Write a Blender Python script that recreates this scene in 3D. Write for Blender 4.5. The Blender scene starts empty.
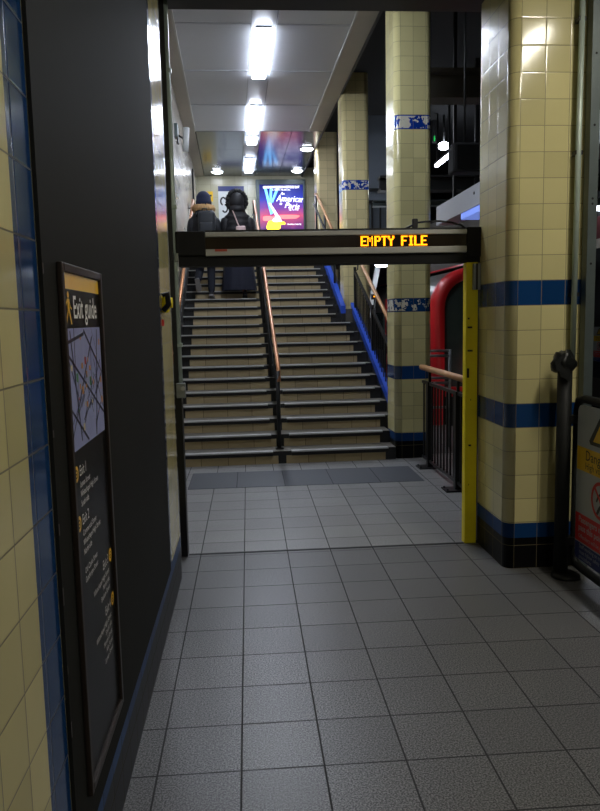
import bpy, bmesh, math, random
from mathutils import Matrix, Vector
random.seed(7)
sc = bpy.context.scene
COL = sc.collection
PI = math.pi
# ------------------------------------------------------------------ materials
def lin(c):
    return tuple(((v/255)/12.92 if v/255 <= .04045 else ((v/255+.055)/1.055)**2.4) for v in c) + (1,)
class N:
    def __init__(s, name):
        s.m = bpy.data.materials.new(name); s.m.use_nodes = True
        s.t = s.m.node_tree; s.b = s.t.nodes['Principled BSDF']; s.out = s.t.nodes['Material Output']
    def n(s, typ, **kw):
        o = s.t.nodes.new(typ)
        for k, v in kw.items(): setattr(o, k, v)
        return o
    def l(s, a, b): s.t.links.new(a, b)
    def val(s, sock, v):
        if hasattr(v, 'is_output') or hasattr(v, 'links'): s.l(v, sock)
        else: sock.default_value = v
    def math(s, op, a, b=0.0, c=0.0):
        o = s.n('ShaderNodeMath', operation=op)
        for i, v in enumerate((a, b, c)): s.val(o.inputs[i], v)
        return o.outputs[0]
    def mix(s, f, a, b):
        o = s.n('ShaderNodeMix', data_type='RGBA')
        s.val(o.inputs[0], f); s.val(o.inputs[6], a); s.val(o.inputs[7], b)
        return o.outputs[2]
    def noise(s, scale, detail=2, rough=.5, vec=None):
        o = s.n('ShaderNodeTexNoise'); o.inputs['Scale'].default_value = scale
        o.inputs['Detail'].default_value = detail; o.inputs['Roughness'].default_value = rough
        if vec is not None: s.l(vec, o.inputs['Vector'])
        return o.outputs[0]
    def obj(s):
        return s.n('ShaderNodeTexCoord').outputs['Object']
    def uv(s):
        x = s.n('ShaderNodeSeparateXYZ'); s.l(s.n('ShaderNodeUVMap').outputs[0], x.inputs[0])
        return x.outputs[0], x.outputs[1]
    def set(s, rough=.5, metal=0., spec=.5):
        s.val(s.b.inputs['Roughness'], rough); s.val(s.b.inputs['Metallic'], metal); s.b.inputs['Specular IOR Level'].default_value = spec
    def col(s, c): s.val(s.b.inputs['Base Color'], c)
    def bump(s, h, strength=.3, dist=.002):
        o = s.n('ShaderNodeBump'); o.inputs['Strength'].default_value = strength; o.inputs['Distance'].default_value = dist
        s.l(h, o.inputs['Height']); s.l(o.outputs[0], s.b.inputs['Normal'])
def plain(name, c, rough=.5, metal=0., spec=.5, var=.12, scale=9., bump=0.):
    k = N(name); nz = k.noise(scale, 3, .6, k.obj())
    a = lin(c); d = tuple(max(0, v*(1-var)) for v in a[:3])+(1,); b = tuple(min(1, v*(1+var)) for v in a[:3])+(1,)
    k.col(k.mix(nz, d, b)); k.set(rough, metal, spec)
    if bump: k.bump(k.noise(scale*6, 2, .5, k.obj()), bump)
    return k.m
def glow(name, c, strength):
    k = N(name); k.col(lin(c)); k.b.inputs['Emission Color'].default_value = lin(c); k.b.inputs['Emission Strength'].default_value = strength
    return k.m
def tiles(name, c, w, h, u0=0., v0=0., grout=(120, 112, 85), gw=.004, rough=.14, bands=(), black=None, var=.10, worn=False, spec=.5, cols=()):
    """Glazed tiles on UVs in metres; bands = (z0, z1, colour); cols = (u0, u1, colour)."""
    k = N(name); u, v = k.uv()
    su = k.math('DIVIDE', k.math('SUBTRACT', u, u0), w); sv = k.math('DIVIDE', k.math('SUBTRACT', v, v0), h)
    def near(s, size):
        f = k.math('FRACT', s); d = k.math('MINIMUM', f, k.math('SUBTRACT', 1., f))
        return k.math('MULTIPLY', d, size)
    d = k.math('MINIMUM', near(su, w), near(sv, h))
    g = k.math('LESS_THAN', d, gw/2)
    cv = k.n('ShaderNodeCombineXYZ'); k.l(k.math('FLOOR', su), cv.inputs[0]); k.l(k.math('FLOOR', sv), cv.inputs[1])
    wn = k.n('ShaderNodeTexWhiteNoise', noise_dimensions='2D'); k.l(cv.outputs[0], wn.inputs['Vector'])
    a = lin(c)
    base = k.mix(wn.outputs['Value'], tuple(x*(1-var) for x in a[:3])+(1,), tuple(min(1, x*(1+var)) for x in a[:3])+(1,))
    dirt = k.noise(2.3, 4, .6, k.obj())
    base = k.mix(k.math('MULTIPLY', dirt, .2), base, lin((112, 106, 70)))
    for z0, z1, bc in bands:
        msk = k.math('MULTIPLY', k.math('GREATER_THAN', v, z0), k.math('LESS_THAN', v, z1))
        bcol = k.mix(wn.outputs['Value'], tuple(x*.85 for x in lin(bc)[:3])+(1,), tuple(x*1.15 for x in lin(bc)[:3])+(1,))
        if worn and z0 > 1.5:
            wz = k.math('GREATER_THAN', k.noise(13, 3, .6, k.obj()), .50)
            edge = k.math('MULTIPLY', k.math('GREATER_THAN', v, z0+.012), k.math('LESS_THAN', v, z1-.012))
            bcol = k.mix(k.math('MULTIPLY', wz, edge), bcol, lin((212, 208, 190)))
        base = k.mix(msk, base, bcol)
    for a0, a1, bc in cols:
        msk = k.math('MULTIPLY', k.math('GREATER_THAN', u, a0), k.math('LESS_THAN', u, a1))
        base = k.mix(msk, base, lin(bc))
    if black is not None: base = k.mix(k.math('LESS_THAN', v, black), base, lin((17, 17, 18)))
    k.col(k.mix(k.math('MULTIPLY', g, .85), base, lin(grout)))
    lowv = k.math('LESS_THAN', v, .29)
    k.set(k.math('ADD', k.math('ADD', rough, k.math('MULTIPLY', g, .5)), k.math('MULTIPLY', lowv, .25)), 0, spec)
    k.val(k.b.inputs['Specular IOR Level'], k.math('SUBTRACT', spec, k.math('MULTIPLY', lowv, spec*.8)))
    tilt = k.math('MULTIPLY', k.math('MINIMUM', d, .006), 100.)
    k.bump(k.math('ADD', tilt, k.math('MULTIPLY', wn.outputs['Value'], .15)), .35, .002)
    return k.m
def floor_mat(name, ca, cb, w, h, u0, v0, grout, gw=.007, rough=.30):
    k = N(name); u, v = k.uv()
    su = k.math('DIVIDE', k.math('SUBTRACT', u, u0), w); sv = k.math('DIVIDE', k.math('SUBTRACT', v, v0), h)
    def near(s, size):
        f = k.math('FRACT', s); return k.math('MULTIPLY', k.math('MINIMUM', f, k.math('SUBTRACT', 1., f)), size)
    d = k.math('MINIMUM', near(su, w), near(sv, h)); g = k.math('LESS_THAN', d, gw/2)
    cv = k.n('ShaderNodeCombineXYZ'); k.l(k.math('FLOOR', su), cv.inputs[0]); k.l(k.math('FLOOR', sv), cv.inputs[1])
    wn = k.n('ShaderNodeTexWhiteNoise', noise_dimensions='2D'); k.l(cv.outputs[0], wn.inputs['Vector'])
    sp = k.noise(150, 2, .75, k.obj())
    r = k.n('ShaderNodeMapRange'); r.inputs[1].default_value = .40; r.inputs[2].default_value = .64; k.l(sp, r.inputs[0])
    base = k.mix(r.outputs[0], lin(ca), lin(cb))
    base = k.mix(k.math('MULTIPLY', wn.outputs['Value'], .22), base, lin((60, 60, 62)))
    base = k.mix(k.math('MULTIPLY', k.noise(1.7, 4, .65, k.obj()), .35), base, lin((48, 47, 47)))
    k.col(k.mix(g, base, lin(grout)))
    k.set(k.math('ADD', k.math('ADD', rough, k.math('MULTIPLY', g, .4)), k.math('MULTIPLY', sp, .15)), 0, .5)
    k.bump(k.math('ADD', k.math('MULTIPLY', k.math('MINIMUM', d, .004), 150.), k.math('MULTIPLY', sp, .3)), .25, .002)
    return k.m
CREAM = (214, 205, 150); BLUE = (22, 62, 112); TH = .151; TV = .302
B3 = ((.2, .295, BLUE), (.906, 1.057, BLUE), (1.661, 1.812, BLUE), (3.624, 3.775, (24, 60, 150)))
M = {}
M['pillar'] = tiles('pillar_tile', CREAM, .15, TH, 0, TV, bands=B3[:3], black=.2)
M['pillar_worn'] = tiles('pillar_tile_worn', CREAM, .15, TH, 0, TV, bands=B3, black=.2, worn=True)
M['pillar_stair'] = tiles('pillar_tile_stair', (222, 208, 156), .15, TH, 0, TV, bands=(B3[3],), worn=True)
M['pillar_far'] = tiles('pillar_tile_far', (222, 205, 160), .15, TH, 0, TV)
M['wall_tile'] = tiles('wall_tile', CREAM, .151, TH, 1.53, TV-.022, bands=((.2, .275, BLUE),), black=.2, rough=.12,
                       cols=((1.50, 1.652, BLUE), (3.79, 3.925, BLUE)), grout=(92, 86, 66))
M['wall_far_tile'] = tiles('far_wall_tile', (190, 186, 160), .3, .3, 0, 2.8, grout=(120, 115, 95), rough=.25)
M['riser'] = tiles('riser_tile', (178, 160, 124), .3, 5., .04, -.6, grout=(80, 70, 52), rough=.4, gw=.006)
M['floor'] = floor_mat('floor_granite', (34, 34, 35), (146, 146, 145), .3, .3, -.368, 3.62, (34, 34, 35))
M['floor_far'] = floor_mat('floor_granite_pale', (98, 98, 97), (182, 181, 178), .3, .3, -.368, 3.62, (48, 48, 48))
M['slab'] = floor_mat('dark_slab', (52, 57, 64), (76, 82, 92), .47, .8, -.62, 6.80, (34, 36, 40), rough=.42)
M['platform_floor'] = floor_mat('platform_floor', (70, 70, 70), (98, 98, 98), .4, .4, 0, 0, (36, 36, 36), rough=.6)
M['board'] = plain('board_black', (31, 32, 30), .7, spec=.15, var=.2, scale=2.)
M['dark'] = plain('dark_steel', (22, 23, 24), .5, .0, var=.2)
M['black'] = plain('black_metal', (13, 13, 14), .4, .0)
M['matt'] = plain('matt_black', (8, 8, 9), .8, .0)
M['grey_steel'] = plain('grey_steel', (88, 98, 98), .45, .3, var=.2, scale=6)
M['conduit'] = plain('conduit_grey', (176, 190, 180), .4, .2)
M['galv'] = plain('galvanised', (150, 155, 155), .35, .7)
M['alu'] = plain('aluminium', (182, 182, 176), .45, .2, var=.06)
M['nosing'] = plain('nosing_metal', (190, 190, 188), .36, .35, var=.1, scale=20)
M['tread'] = plain('tread_stone', (96, 92, 84), .5, var=.2, scale=30)
M['stepdark'] = plain('step_dark', (30, 30, 31), .5)
M['yellow'] = plain('yellow_paint', (255, 226, 14), .45, var=.16, scale=7)
M['bluepaint'] = plain('blue_paint', (34, 74, 180), .35, var=.1)
M['copper'] = plain('rail_copper', (190, 132, 92), .33, .55, var=.1)
M['wood'] = plain('rail_timber', (188, 140, 98), .42, .1, var=.15, scale=14)
M['ceil'] = plain('ceiling_panel', (190, 194, 200), .42, .1, var=.06, scale=1.2)
M['ceil_strip'] = plain('ceiling_soffit', (172, 166, 152), .5, var=.1, scale=2)
M['ceil_gloss'] = plain('ceiling_gloss', (92, 98, 104), .17, .5, var=.06, scale=1.)
M['channel'] = plain('light_channel', (172, 176, 184), .4, .2, var=.04)
M['concrete'] = plain('concrete', (76, 72, 66), .8, var=.2, scale=3)
M['darkwall'] = plain('tunnel_dark', (15, 16, 17), .85, var=.3, scale=2)
M['red'] = plain('train_red', (196, 34, 38), .3, .0, spec=.6, var=.05)
M['white'] = plain('white_enamel', (206, 210, 210), .35, var=.04)
M['signwhite'] = plain('sign_white', (168, 173, 171), .4, var=.06)
M['signyellow'] = plain('sign_yellow', (222, 178, 16), .4, var=.05)
M['signred'] = plain('sign_red', (196, 30, 28), .4, var=.05)
M['signblue'] = plain('sign_blue', (26, 40, 100), .4, var=.05)
M['signblack'] = plain('sign_black', (18, 18, 18), .4, var=.05)
M['guideblack'] = plain('guide_black', (14, 15, 15), .35, spec=.2, var=.05)
M['bronze'] = plain('frame_bronze', (54, 46, 40), .4, .4)
M['guideyellow'] = plain('guide_yellow', (248, 196, 40), .3, var=.05)
M['guidewhite'] = plain('guide_white', (240, 240, 236), .4, var=.04)
M['trainglass'] = plain('train_glass', (58, 68, 64), .15, spec=.7, var=.35, scale=3)
M['trainbody'] = plain('train_body', (96, 95, 92), .35, .3, var=.05)
M['gate'] = plain('gate_black', (17, 19, 18), .6, spec=.3)
M['bag'] = plain('torn_plastic', (22, 24, 23), .35, var=.3, scale=20, bump=.6)
M['skin'] = plain('skin', (186, 134, 108), .5, var=.06)
M['navy'] = plain('navy_knit', (24, 32, 62), .85, var=.2, scale=60, bump=.6)
M['coat'] = plain('coat_black', (22, 24, 30), .7, var=.2, scale=12, bump=.3)
M['puffer'] = plain('puffer_black', (20, 20, 26), .6, var=.2, scale=12)
M['fur_tan'] = plain('fur_tan', (176, 140, 96), .9, var=.35, scale=40, bump=.9)
M['fur_black'] = plain('fur_black', (15, 15, 17), .85, var=.4, scale=40, bump=.9)
M['pack'] = plain('pack_grey', (34, 38, 44), .55, var=.3, scale=22, bump=.4)
M['jean'] = plain('trouser_navy', (20, 24, 38), .8, var=.2)
M['sole'] = plain('shoe_sole', (130, 126, 124), .6)
M['skirt'] = plain('skirt_navy', (20, 24, 42), .8, var=.25, scale=9)
M['hair'] = plain('hair_dark', (24, 18, 16), .6)
M['pink'] = plain('strap_pink', (206, 178, 176), .5)
M['tube'] = glow('tube_light', (232, 240, 255), 62)
M['tube_dim'] = glow('tube_light_far', (226, 236, 255), 34)
M['down'] = glow('downlight_glow', (236, 242, 255), 40)
M['tube_unseen'] = glow('tube_unseen', (255, 248, 232), 98)
M['plat'] = glow('platform_light', (232, 240, 255), 26)
M['led'] = glow('led_amber', (255, 150, 8), 3.2)
M['redlamp'] = glow('red_lamp', (255, 30, 40), 14)
M['green'] = glow('green_lamp', (10, 150, 60), .8)
M['bluewhite'] = glow('blue_white_glow', (130, 160, 255), .55)
# stone wall panels beside the stairs
k = N('stair_wall_stone'); nz = k.n('ShaderNodeTexNoise'); nz.inputs['Scale'].default_value = 1.6; nz.inputs['Detail'].default_value = 6
mp = k.n('ShaderNodeMapping'); mp.inputs['Scale'].default_value = (1, .5, 2.2); k.l(k.obj(), mp.inputs[0]); k.l(mp.outputs[0], nz.inputs[0])
k.col(k.mix(nz.outputs[0], lin((120, 114, 104)), lin((196, 190, 178)))); k.set(.22); M['stone'] = k.m
# street map sheet
k = N('street_map_paper'); vo = k.n('ShaderNodeTexVoronoi'); vo.inputs['Scale'].default_value = 26; k.l(k.obj(), vo.inputs['Vector'])
k.col(k.mix(k.math('MULTIPLY', k.noise(18, 2, .5, k.obj()), .6), lin((168, 176, 224)), lin((124, 132, 184)))); k.set(.3); M['mappaper'] = k.m
M['maproad'] = plain('map_road', (40, 44, 70), .3)
M['maproad2'] = plain('map_minor', (172, 178, 206), .3)
M['mapspots'] = [plain('map_spot_'+n, c, .3) for n, c in (('orange', (216, 150, 60)), ('red', (196, 50, 44)), ('green', (72, 150, 90)), ('cream', (210, 196, 150)))]
# backlit poster sheet (generic abstract colour fields)
k = N('poster_sheet'); u, v = k.uv()
ramp = k.n('ShaderNodeValToRGB'); e = ramp.color_ramp.elements
e[0].position = 0; e[0].color = lin((40, 30, 90)); e[1].position = 1; e[1].color = lin((24, 34, 120))
for p, c in ((.12, (120, 60, 130)), (.34, (214, 90, 130)), (.52, (130, 70, 170)), (.72, (48, 64, 190))):
    q = e.new(p); q.color = lin(c)
wav = k.math('ADD', v, k.math('MULTIPLY', k.math('SUBTRACT', k.noise(3.2, 3, .6, k.obj()), .5), .32)); k.l(wav, ramp.inputs[0])
k.l(ramp.outputs[0], k.b.inputs['Emission Color']); k.b.inputs['Emission Strength'].default_value = 1.15; k.col(lin((30, 30, 50))); k.set(.2); M['poster'] = k.m
M['beam_lit'] = glow('poster_beam', (110, 190, 255), 1.9)
M['beam_white'] = glow('poster_pale', (226, 226, 255), 1.9)
M['glow_yellow'] = glow('poster_yellow', (255, 214, 60), 2.1)
M['glow_pink'] = glow('poster_pink', (250, 120, 120), 1.7)
M['glow_text'] = glow('poster_text', (245, 245, 255), 2.4)
# ------------------------------------------------------------------ mesh helpers
ID = Matrix.Identity(4)
SW = Matrix.Translation((.4, 8, 0)) @ Matrix.Rotation(.02, 4, 'Z') @ Matrix.Translation((-.4, -8, 0))   # the stairwell is turned a little to the floor grid
class MB:
    def __init__(s): s.bm = bmesh.new(); s.mats = []; s.fixed = set(); s.uvl = s.bm.loops.layers.uv.new('UVMap')
    def mi(s, m):
        if m not in s.mats: s.mats.append(m)
        return s.mats.index(m)
    def face(s, pts, m, uvs=None, smooth=False):
        vs = [s.bm.verts.new(p) for p in pts]
        return s.fv(vs, m, uvs, smooth)
    def fv(s, vs, m, uvs=None, smooth=False):
        try: f = s.bm.faces.new(vs)
        except ValueError: return None
        f.material_index = s.mi(m); f.smooth = smooth
        f.normal_update()
        n = f.normal; a = max(range(3), key=lambda i: abs(n[i]))
        for i, l in enumerate(f.loops):
            c = l.vert.co
            l[s.uvl].uv = uvs[i] if uvs else ((c.y, c.z), (c.x, c.z), (c.x, c.y))[a]
        return f
    def box(s, x0, x1, y0, y1, z0, z1, m, bev=0., faces=None):
        if bev > 0: return s.bbox(x0, x1, y0, y1, z0, z1, m, bev)
        P = [(x0,y0,z0),(x1,y0,z0),(x1,y1,z0),(x0,y1,z0),(x0,y0,z1),(x1,y0,z1),(x1,y1,z1),(x0,y1,z1)]
        v = [s.bm.verts.new(p) for p in P]
        for q, nm in (((0,3,2,1),'b'),((4,5,6,7),'t'),((0,1,5,4),'f'),((1,2,6,5),'r'),((2,3,7,6),'k'),((3,0,4,7),'l')):
            s.fv([v[i] for i in q], (faces or {}).get(nm, m))
    def bbox(s, x0, x1, y0, y1, z0, z1, m, b):
        t = bmesh.new(); bmesh.ops.create_cube(t, size=1)
        for v in t.verts: v.co = Vector(((x0+x1)/2+v.co.x*(x1-x0), (y0+y1)/2+v.co.y*(y1-y0), (z0+z1)/2+v.co.z*(z1-z0)))
        b = min(b, .45*min(x1-x0, y1-y0, z1-z0))
        bmesh.ops.bevel(t, geom=list(t.edges), offset=b, segments=2, affect='EDGES', profile=.5)
        s.add(t, m); t.free()
    def add(s, t, m, smooth=False, mat=None):
        mp = {v: s.bm.verts.new((mat @ v.co) if mat else v.co) for v in t.verts}
        for f in t.faces: s.fv([mp[v] for v in f.verts], m, None, smooth)
    def tube(s, path, r, m, seg=10, caps=True):
        path = [Vector(p) for p in path]; rings = []
        rs = r if isinstance(r, (list, tuple)) else [r]*len(path)
        up = None
        for i, p in enumerate(path):
            d = (path[min(i+1, len(path)-1)]-path[max(i-1, 0)]).normalized()
            if up is None:
                up = Vector((0,0,1)) if abs(d.z) < .9 else Vector((1,0,0))
            a = d.cross(up).normalized(); b = a.cross(d).normalized(); up = b
            rings.append([s.bm.verts.new(p+(a*math.cos(t)+b*math.sin(t))*rs[i]) for t in [2*PI*j/seg for j in range(seg)]])
        for A, B in zip(rings, rings[1:]):
            for j in range(seg): s.fv([A[j], A[(j+1)%seg], B[(j+1)%seg], B[j]], m, None, True)
        if caps: s.fv(rings[0][::-1], m); s.fv(rings[-1], m)
    def loft(s, rings, m, seg=20, cap=True):
        """rings of (z, cx, cy, rx, ry)"""
        R = [[s.bm.verts.new((cx+rx*math.cos(2*PI*j/seg), cy+ry*math.sin(2*PI*j/seg), z)) for j in range(seg)] for z, cx, cy, rx, ry in rings]
        for A, B in zip(R, R[1:]):
            for j in range(seg): s.fv([A[j], A[(j+1)%seg], B[(j+1)%seg], B[j]], m, None, True)
        if cap: s.fv(R[0][::-1], m); s.fv(R[-1], m)
    def ball(s, c, r, m, seg=16, rad=(1,1,1)):
        t = bmesh.new(); bmesh.ops.create_uvsphere(t, u_segments=seg, v_segments=seg//2+2, radius=r)
        for v in t.verts: v.co = Vector((c[0]+v.co.x*rad[0], c[1]+v.co.y*rad[1], c[2]+v.co.z*rad[2]))
        s.add(t, m, True); t.free()
    def prism(s, poly, ax, a0, a1, m, smooth=False):
        """poly of 2-D points in the other two axes, extruded along axis ax from a0 to a1"""
        def P(q, a):
            return {0: (a, q[0], q[1]), 1: (q[0], a, q[1]), 2: (q[0], q[1], a)}[ax]
        A = [s.bm.verts.new(P(q, a0)) for q in poly]; B = [s.bm.verts.new(P(q, a1)) for q in poly]; n = len(poly)
        for j in range(n): s.fv([A[j], A[(j+1)%n], B[(j+1)%n], B[j]], m, None, smooth)
        s.fv(A[::-1], m); s.fv(B, m)
    def ob(s, name, parent=None, mw=None, recalc=True):
        if recalc: bmesh.ops.recalc_face_normals(s.bm, faces=s.bm.faces)
        me = bpy.data.meshes.new(name); s.bm.to_mesh(me); s.bm.free()
        for m in s.mats: me.materials.append(m)
        return link(name, me, parent, mw)
def link(name, data, parent=None, mw=None):
    o = bpy.data.objects.new(name, data); COL.objects.link(o)
    if parent is not None:
        o.parent = parent
    elif mw is not None: o.matrix_world = mw
    return o
def tag(o, label, cat, group=None, kind=None):
    if label: o['label'] = label
    if cat: o['category'] = cat
    if group: o['group'] = group
    if kind: o['kind'] = kind
    return o
def struct(o): o['kind'] = 'structure'; return o
def thing(name, label, cat, loc=(0,0,0), group=None, mw=None, rz=0.):
    """Empty at the thing's base; parts are given in the same frame as loc (kept in place by the parent inverse)."""
    o = bpy.data.objects.new(name, None); COL.objects.link(o); o.empty_display_size = .1
    o.matrix_world = (mw or ID) @ Matrix.Translation(loc) @ Matrix.Rotation(rz, 4, 'Z')
    tag(o, label, cat, group); o['_l'] = list(loc)
    return o
def part(mb, name, th, label=None):
    """mesh built in the frame in which the thing's loc was given -> shift to the thing's origin"""
    l = Vector(th['_l']) if '_l' in th.keys() else Vector((0,0,0))
    for v in mb.bm.verts: v.co -= l
    o = mb.ob(name, th)
    if label: o['label'] = label
    return o
def sub(mb, name, pt, th, label=None):
    l = Vector(th['_l'])
    for v in mb.bm.verts: v.co -= l
    o = mb.ob(name, pt)
    if label: o['label'] = label
    return o
def one(fn):
    b = MB(); fn(b); return b
FACE = {'+x': Matrix(((0,0,1),(1,0,0),(0,1,0))), '-y': Matrix(((1,0,0),(0,0,-1),(0,1,0))), '-x': Matrix(((0,0,-1),(-1,0,0),(0,1,0)))}
def text_mesh(body, size, mat, face, loc, align='LEFT', xs=1., bold=.0, shear=0.):
    cu = bpy.data.curves.new('t', 'FONT'); cu.body = body; cu.size = size; cu.align_x = align; cu.offset = bold; cu.extrude = .0; cu.resolution_u = 2; cu.shear = shear
    o = bpy.data.objects.new('t', cu); COL.objects.link(o)
    dg = bpy.context.evaluated_depsgraph_get(); me = bpy.data.meshes.new_from_object(o.evaluated_get(dg))
    bpy.data.objects.remove(o); bpy.data.curves.remove(cu)
    b = MB(); R = FACE[face]; L = Vector(loc)
    vs = [b.bm.verts.new(R @ Vector((v.co.x*xs, v.co.y, 0)) + L) for v in me.vertices]
    for p in me.polygons: b.fv([vs[i] for i in p.vertices], mat)
    bpy.data.meshes.remove(me)
    return b
def plate(b, face, loc, x0, x1, y0, y1, d, m):
    """thin raised rectangle in a sign's own plane"""
    R = FACE[face]; L = Vector(loc)
    P = [R @ Vector(p) + L for p in ((x0,y0,d),(x1,y0,d),(x1,y1,d),(x0,y1,d))]
    b.face(P, m)
def polyplate(b, face, loc, pts, d, m):
    R = FACE[face]; L = Vector(loc); b.face([R @ Vector((p[0], p[1], d)) + L for p in pts], m)
def ring_plate(b, face, loc, c, r0, r1, d, m, seg=32):
    R = FACE[face]; L = Vector(loc)
    A = [b.bm.verts.new(R @ Vector((c[0]+r0*math.cos(2*PI*j/seg), c[1]+r0*math.sin(2*PI*j/seg), d))+L) for j in range(seg)]
    B = [b.bm.verts.new(R @ Vector((c[0]+r1*math.cos(2*PI*j/seg), c[1]+r1*math.sin(2*PI*j/seg), d))+L) for j in range(seg)]
    for j in range(seg): b.fv([A[j], A[(j+1)%seg], B[(j+1)%seg], B[j]], m)
def rrect(x0, x1, y0, y1, r, n=6):
    pts = []
    for cx, cy, a in ((x1-r, y0+r, -PI/2), (x1-r, y1-r, 0), (x0+r, y1-r, PI/2), (x0+r, y0+r, PI)):
        pts += [(cx+r*math.cos(a+PI/2*i/n), cy+r*math.sin(a+PI/2*i/n)) for i in range(n+1)]
    return pts
# ------------------------------------------------------------------ setting
def quad_obj(name, pts, m, mw=None):
    b = MB(); b.face(pts, m); return struct(b.ob(name, None, mw, recalc=False))
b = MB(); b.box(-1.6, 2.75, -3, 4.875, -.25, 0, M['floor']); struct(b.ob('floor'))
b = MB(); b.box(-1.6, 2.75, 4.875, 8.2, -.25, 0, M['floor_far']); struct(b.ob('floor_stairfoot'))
b = MB(); b.box(2.75, 2.95, -3, 30, -.25, 0.0, M['concrete']); b.box(1.75, 2.75, 8.2, 30, -.25, 0, M['platform_floor']); struct(b.ob('floor_platform'))
b = MB(); b.box(2.95, 7.0, -3, 30, -1.3, -1.15, M['concrete']); struct(b.ob('floor_track'))
b = MB(); b.box(-.45, 1.49, 4.862, 4.884, -.01, .004, M['dark']); struct(b.ob('trim_threshold'))
b = MB(); b.box(-.62, 1.69, 6.83, 7.55, -.01, .003, M['slab']); struct(b.ob('trim_slab_row'))
b = MB()
prof = [(-.62, -1.6), (-.46, -1.6)] + [(-.56+.10*math.cos(PI/2*i/8), 4.40+.26*math.sin(PI/2*i/8)) for i in range(9)] + [(-.62, 4.66)]
A = [b.bm.verts.new((p[0], p[1], 0)) for p in prof]; B_ = [b.bm.verts.new((p[0], p[1], 3.75)) for p in prof]; us = [-1.6, -1.6] + [4.40+.28*i/8 for i in range(9)] + [4.78]
for j in range(len(prof)-1):
    b.fv([A[j], A[j+1], B_[j+1], B_[j]], M['wall_tile'], [(us[j], 0), (us[j+1], 0), (us[j+1], 3.75), (us[j], 3.75)], 2 <= j < 10)
b.fv([A[-1], A[0], B_[0], B_[-1]], M['wall_tile']); struct(b.ob('wall_left'))
b = MB(); b.box(-1.25, -.61, 4.5, 4.65, 0, 5.3, M['darkwall']); struct(b.ob('wall_left_return'))
b = MB(); b.box(-1.1, -.95, 4.6, 18.6, -.1, 5.3, M['stone']); struct(b.ob('wall_stair', None, SW))
b = MB(); b.box(-.952, -.935, 7.94, 18.2, 0, 0.01, M['stepdark'])
pts = [(7.9, 0), (7.9, .32), (14.7, .32+6.8*.4375), (18.2, 3.3), (18.2, 3.08), (14.6, 3.0)]
b.prism(pts, 0, -.95, -.93, M['stepdark']); struct(b.ob('baseboard_stair', None, SW))
b = MB(); b.box(-1.1, 2.2, 18.2, 18.35, 2.9, 5.3, M['wall_far_tile']); struct(b.ob('wall_far', None, SW))
b = MB(); b.box(-.95, 1.62, 14.98, 18.2, 2.95, 3.08, M['tread']); struct(b.ob('floor_landing', None, SW))
b = MB(); b.box(-.62, 7.2, -3, -2.85, -1.3, 5.6, M['darkwall']); struct(b.ob('wall_behind'))
b = MB(); b.box(7.0, 7.15, -3, 30, -1.3, 5.6, M['darkwall'])
b.box(6.97, 7.0, -3, 30, 2.88, 3.06, M['ceil_strip']); b.box(6.98, 7.0, -3, 30, 3.06, 3.5, plain('wall_maroon', (84, 34, 36), .6)); b.box(6.98, 7.0, -3, 30, -.1, .3, M['concrete'])
struct(b.ob('wall_right'))
b = MB(); b.box(-1.2, 7.15, 30, 30.2, -1.3, 5.6, M['darkwall']); struct(b.ob('wall_end'))
# ceilings
b = MB(); b.box(-.62, 2.6, -3, 4.7, 3.75, 3.9, M['concrete']); struct(b.ob('ceiling'))
b = MB(); b.box(1.66, 7.2, 4.7, 30, 5.4, 5.6, M['darkwall']); b.box(2.6, 7.2, -3, 4.7, 5.4, 5.6, M['darkwall']); struct(b.ob('ceiling_platform'))
JO = [5.0, 6.3, 7.5, 9.05, 10.68, 12.3, 13.95]
b = MB()
for y0, y1 in zip(JO, JO[1:]):
    for x0, x1 in ((-.735, .165), (.475, 1.37)):
        b.box(x0, x1, y0+.006, y1-.006, 5.1, 5.13, M['ceil'])
b.box(.172, .468, 5.0, 13.95, 5.115, 5.14, M['channel'])
b.box(-.95, -.755, 5.0, 18.2, 5.1, 5.13, M['ceil_strip']); b.box(1.39, 1.63, 5.0, 13.95, 5.1, 5.13, M['ceil_strip'])
b.box(-.96, 1.66, 5.0, 18.2, 5.15, 5.3, M['dark'])
struct(b.ob('ceiling_stairwell', None, SW))
b = MB()
for y0, y1 in ((13.97, 15.4), (15.4, 16.8), (16.8, 18.2)):
    for x0, x1 in ((-.735, .165), (.475, 1.05), (1.06, 1.63)): b.box(x0, x1, y0+.005, y1-.005, 5.1, 5.13, M['ceil_gloss'])
b.box(.172, .468, 13.97, 18.2, 5.115, 5.14, M['channel'])
struct(b.ob('ceiling_lobby', None, SW))
for i, x in enumerate((-.745, 1.38)):
    b = MB(); b.box(x-.012, x+.012, 5.0, 13.95, 5.085, 5.12, M['alu']); struct(b.ob('trim_%d' % (i+1), None, SW))
for i, yj in enumerate(JO[3:6]):
    b = MB(); b.box(-.735, .165, yj-.02, yj+.02, 5.094, 5.10, M['channel']); b.box(.475, 1.37, yj-.02, yj+.02, 5.094, 5.10, M['channel']); struct(b.ob('trim_joint_%d' % (i+1), None, SW))
b = MB(); b.box(1.63, 1.66, 5.0, 18.2, 5.08, 5.5, M['dark']); struct(b.ob('trim_3', None, SW))
b = MB(); b.box(-.955, -.915, 16.3, 16.38, 3.08, 4.9, M['dark']); struct(b.ob('trim_4', None, SW))
b = MB(); b.box(1.74, 6.5, 13.9, 24, 2.62, 2.8, M['concrete']); struct(b.ob('floor_upper'))
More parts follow.
